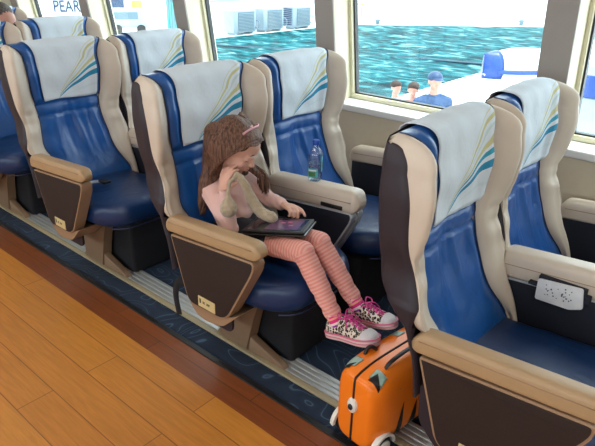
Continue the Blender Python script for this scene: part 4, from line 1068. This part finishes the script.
# end latch, white oval with a black button
for yy, s_ in ((-HL, -1), (HL, 1)):
    bm = bmesh.new(); rows = [[Vector((.020*q*math.cos(a), yy+s_*d_, .200+.030*q*math.sin(a))) for a in [2*PI*i/24 for i in range(24)]] for q, d_ in ((1, -.004), (1, .007), (.85, .011), (.01, .012))]
    grid(bm, rows, close_u=True, cap=True); lt = obj('latch', bm, M['white'], sc, smooth=50)
    bm = bmesh.new(); rows = [[Vector((.0095*q*math.cos(a), yy+s_*d_, .198+.011*q*math.sin(a))) for a in [2*PI*i/18 for i in range(18)]] for q, d_ in ((1, .010), (1, .016), (.8, .018), (.01, .018))]
    grid(bm, rows, close_u=True, cap=True); obj('latch_button', bm, M['blackplastic'], lt, smooth=50)
# wheels with white hubs
for sx2 in (-1, 1):
    for sy2 in (-1, 1):
        bm = bmesh.new(); x0 = sx2*.074
        rows = [[Vector((x0+sx2*d_, sy2*.165+.042*q*math.cos(a), .042+.042*q*math.sin(a))) for a in [2*PI*i/24 for i in range(24)]] for q, d_ in ((.7, -.02), (1, -.016), (1, .022), (.9, .027), (.05, .027))]
        grid(bm, rows, close_u=True, cap=True); wh = obj('wheel', bm, M['blackplastic'], sc, smooth=40)
        bm = bmesh.new(); rows = [[Vector((x0+sx2*d_, sy2*.165+.030*q*math.cos(a), .042+.030*q*math.sin(a))) for a in [2*PI*i/24 for i in range(24)]] for q, d_ in ((1, .026), (1, .030), (.8, .033), (.05, .034))]
        grid(bm, rows, close_u=True, cap=True); obj('hub', bm, M['white'], wh, smooth=40)
        bm = bmesh.new(); rows = []
        for t in range(13):
            a = PI*t/12; rows.append([Vector((x0+sx2*dx, sy2*.165+rr*math.cos(a), .042+rr*math.sin(a))) for dx, rr in ((.012, .048), (.030, .048), (.030, .058), (.012, .062))])
        grid(bm, rows, close_u=True, cap=True); obj('wheel_arch', bm, M['white'] if sy2 < 0 else M['orange'], sc, smooth=40)
# horns / carry handles and black strap on the top
for yy in (-.085, .105):
    for s_ in (-1, 1):
        pass
bm = bmesh.new(); pts = path([(.045, -.13, .328), (.050, -.11, .350), (.052, -.05, .360), (.052, .03, .360), (.050, .10, .350), (.045, .12, .328)], 20)
tube(bm, pts, .0085, 8, flat=(1, .5), up=(0, 0, 1)); obj('carry_handle', bm, M['blackplastic'], sc)
bm = bmesh.new(); pts = path([(-.050, -.125, .328), (-.052, -.112, .346), (-.045, -.098, .352), (-.038, -.086, .342), (-.042, -.075, .328)], 16)
tube(bm, pts, .007, 8); obj('strap_hook', bm, M['blackplastic'], sc)
bm = bmesh.new(); tube(bm, path([(.010, .06, .345), (-.020, .09, .348), (-.05, .13, .343), (-.07, .15, .330)], 12), .009, 8, flat=(1, .4), up=(0, 0, 1)); obj('tow_strap', bm, M['blackplastic'], sc)
# stickers and tiger stripes
def decal(bm, poly, z, th=.0012): prism(bm, poly, z, z+th, axis='z')
def topz(x, y):
    lo, hi = 0, PI/2; u = y/HL
    for _ in range(30):
        mid = (lo+hi)/2
        if abs(case_pt(u, mid).x) > abs(x): lo = mid
        else: hi = mid
    return case_pt(u, hi).z
def drape(bm, poly, th=.0016, side=None):
    # fan triangulated polygon pressed on to the top
    from mathutils.geometry import tessellate_polygon
    ring = []
    for i in range(len(poly)):
        a = Vector(poly[i]).to_3d() if len(poly[i]) == 2 else Vector(poly[i]); b_ = Vector(poly[(i+1) % len(poly)]).to_3d()
        for k in range(5): ring.append(a.lerp(b_, k/5))
    c_ = sum(ring, Vector())/len(ring); layers = []
    for q in (1, .75, .5, .25, .02):
        layers.append([Vector((c_.x+(p.x-c_.x)*q, c_.y+(p.y-c_.y)*q, 0)) for p in ring])
    f_ = side or (lambda p: Vector((p.x, p.y, topz(p.x, p.y)+th)))
    grid(bm, [[f_(p) for p in l] for l in layers], close_u=True, cap=True)
for q in ([(-.078, -.195), (-.034, -.192), (-.030, -.150), (-.072, -.146)], [(.034, -.195), (.080, -.186), (.074, -.150), (.030, -.152)], [(-.076, .03), (-.036, .035), (-.036, .075), (-.072, .07)]):
    bm = bmesh.new(); drape(bm, q); obj('sticker', bm, M['sticker'], sc)
for q in ([(-.084, -.210), (-.048, -.206), (-.040, -.176)], [(.038, -.206), (.086, -.196), (.046, -.166)]):
    bm = bmesh.new(); drape(bm, q, .0028); obj('whisker_mark', bm, M['blackplastic'], sc)
def onside(p):   # p.x = along y, p.y = z
    z = p.y; u = p.x/HL; lo, hi = -PI/2, PI/2
    for _ in range(30):
        mid = (lo+hi)/2
        if case_pt(u, mid).z < z: lo = mid
        else: hi = mid
    q = case_pt(u, lo); return Vector((q.x+.0022, p.x, z))
for y_, w2, zt2 in ((-.090, .018, .20), (-.015, .020, .17), (.06, .018, .19)):
    bm = bmesh.new(); drape(bm, [(y_-w2, .06), (y_+w2, .06), (y_+.012, zt2)], side=onside); obj('tiger_stripe', bm, M['blackplastic'], sc)
tm = text_mesh('lettering', 'TRUNKI', .056, .001, M['orangedk'], Matrix.Translation((HW-.003, -.01, .243)) @ Matrix.Rotation(PI/2, 4, 'Z') @ Matrix.Rotation(PI/2, 4, 'X'), sc, .95)
# ceiling lamps
M['lamp'] = mat('lamp_diffuser', (.9, .88, .8), .5); P(M['lamp']).inputs['Emission Color'].default_value = (1, .92, .8, 1); P(M['lamp']).inputs['Emission Strength'].default_value = 2
for i, x in enumerate((-5.2, -3.2, -1.2, 0.9)):
    r = empty('ceiling_lamp', (x, .25, CEIL)); tag(r, 'rectangular ceiling lamp above the aisle', 'lamp', 'ceiling lamps above the aisle')
    bm = bmesh.new(); box(bm, -.5, .5, -.16, .16, -.03, 0, .005); obj('housing', bm, M['ceiling'], r, smooth=False)
    bm = bmesh.new(); box(bm, -.45, .45, -.125, .125, -.038, -.03); obj('diffuser', bm, M['lamp'], r, smooth=False)
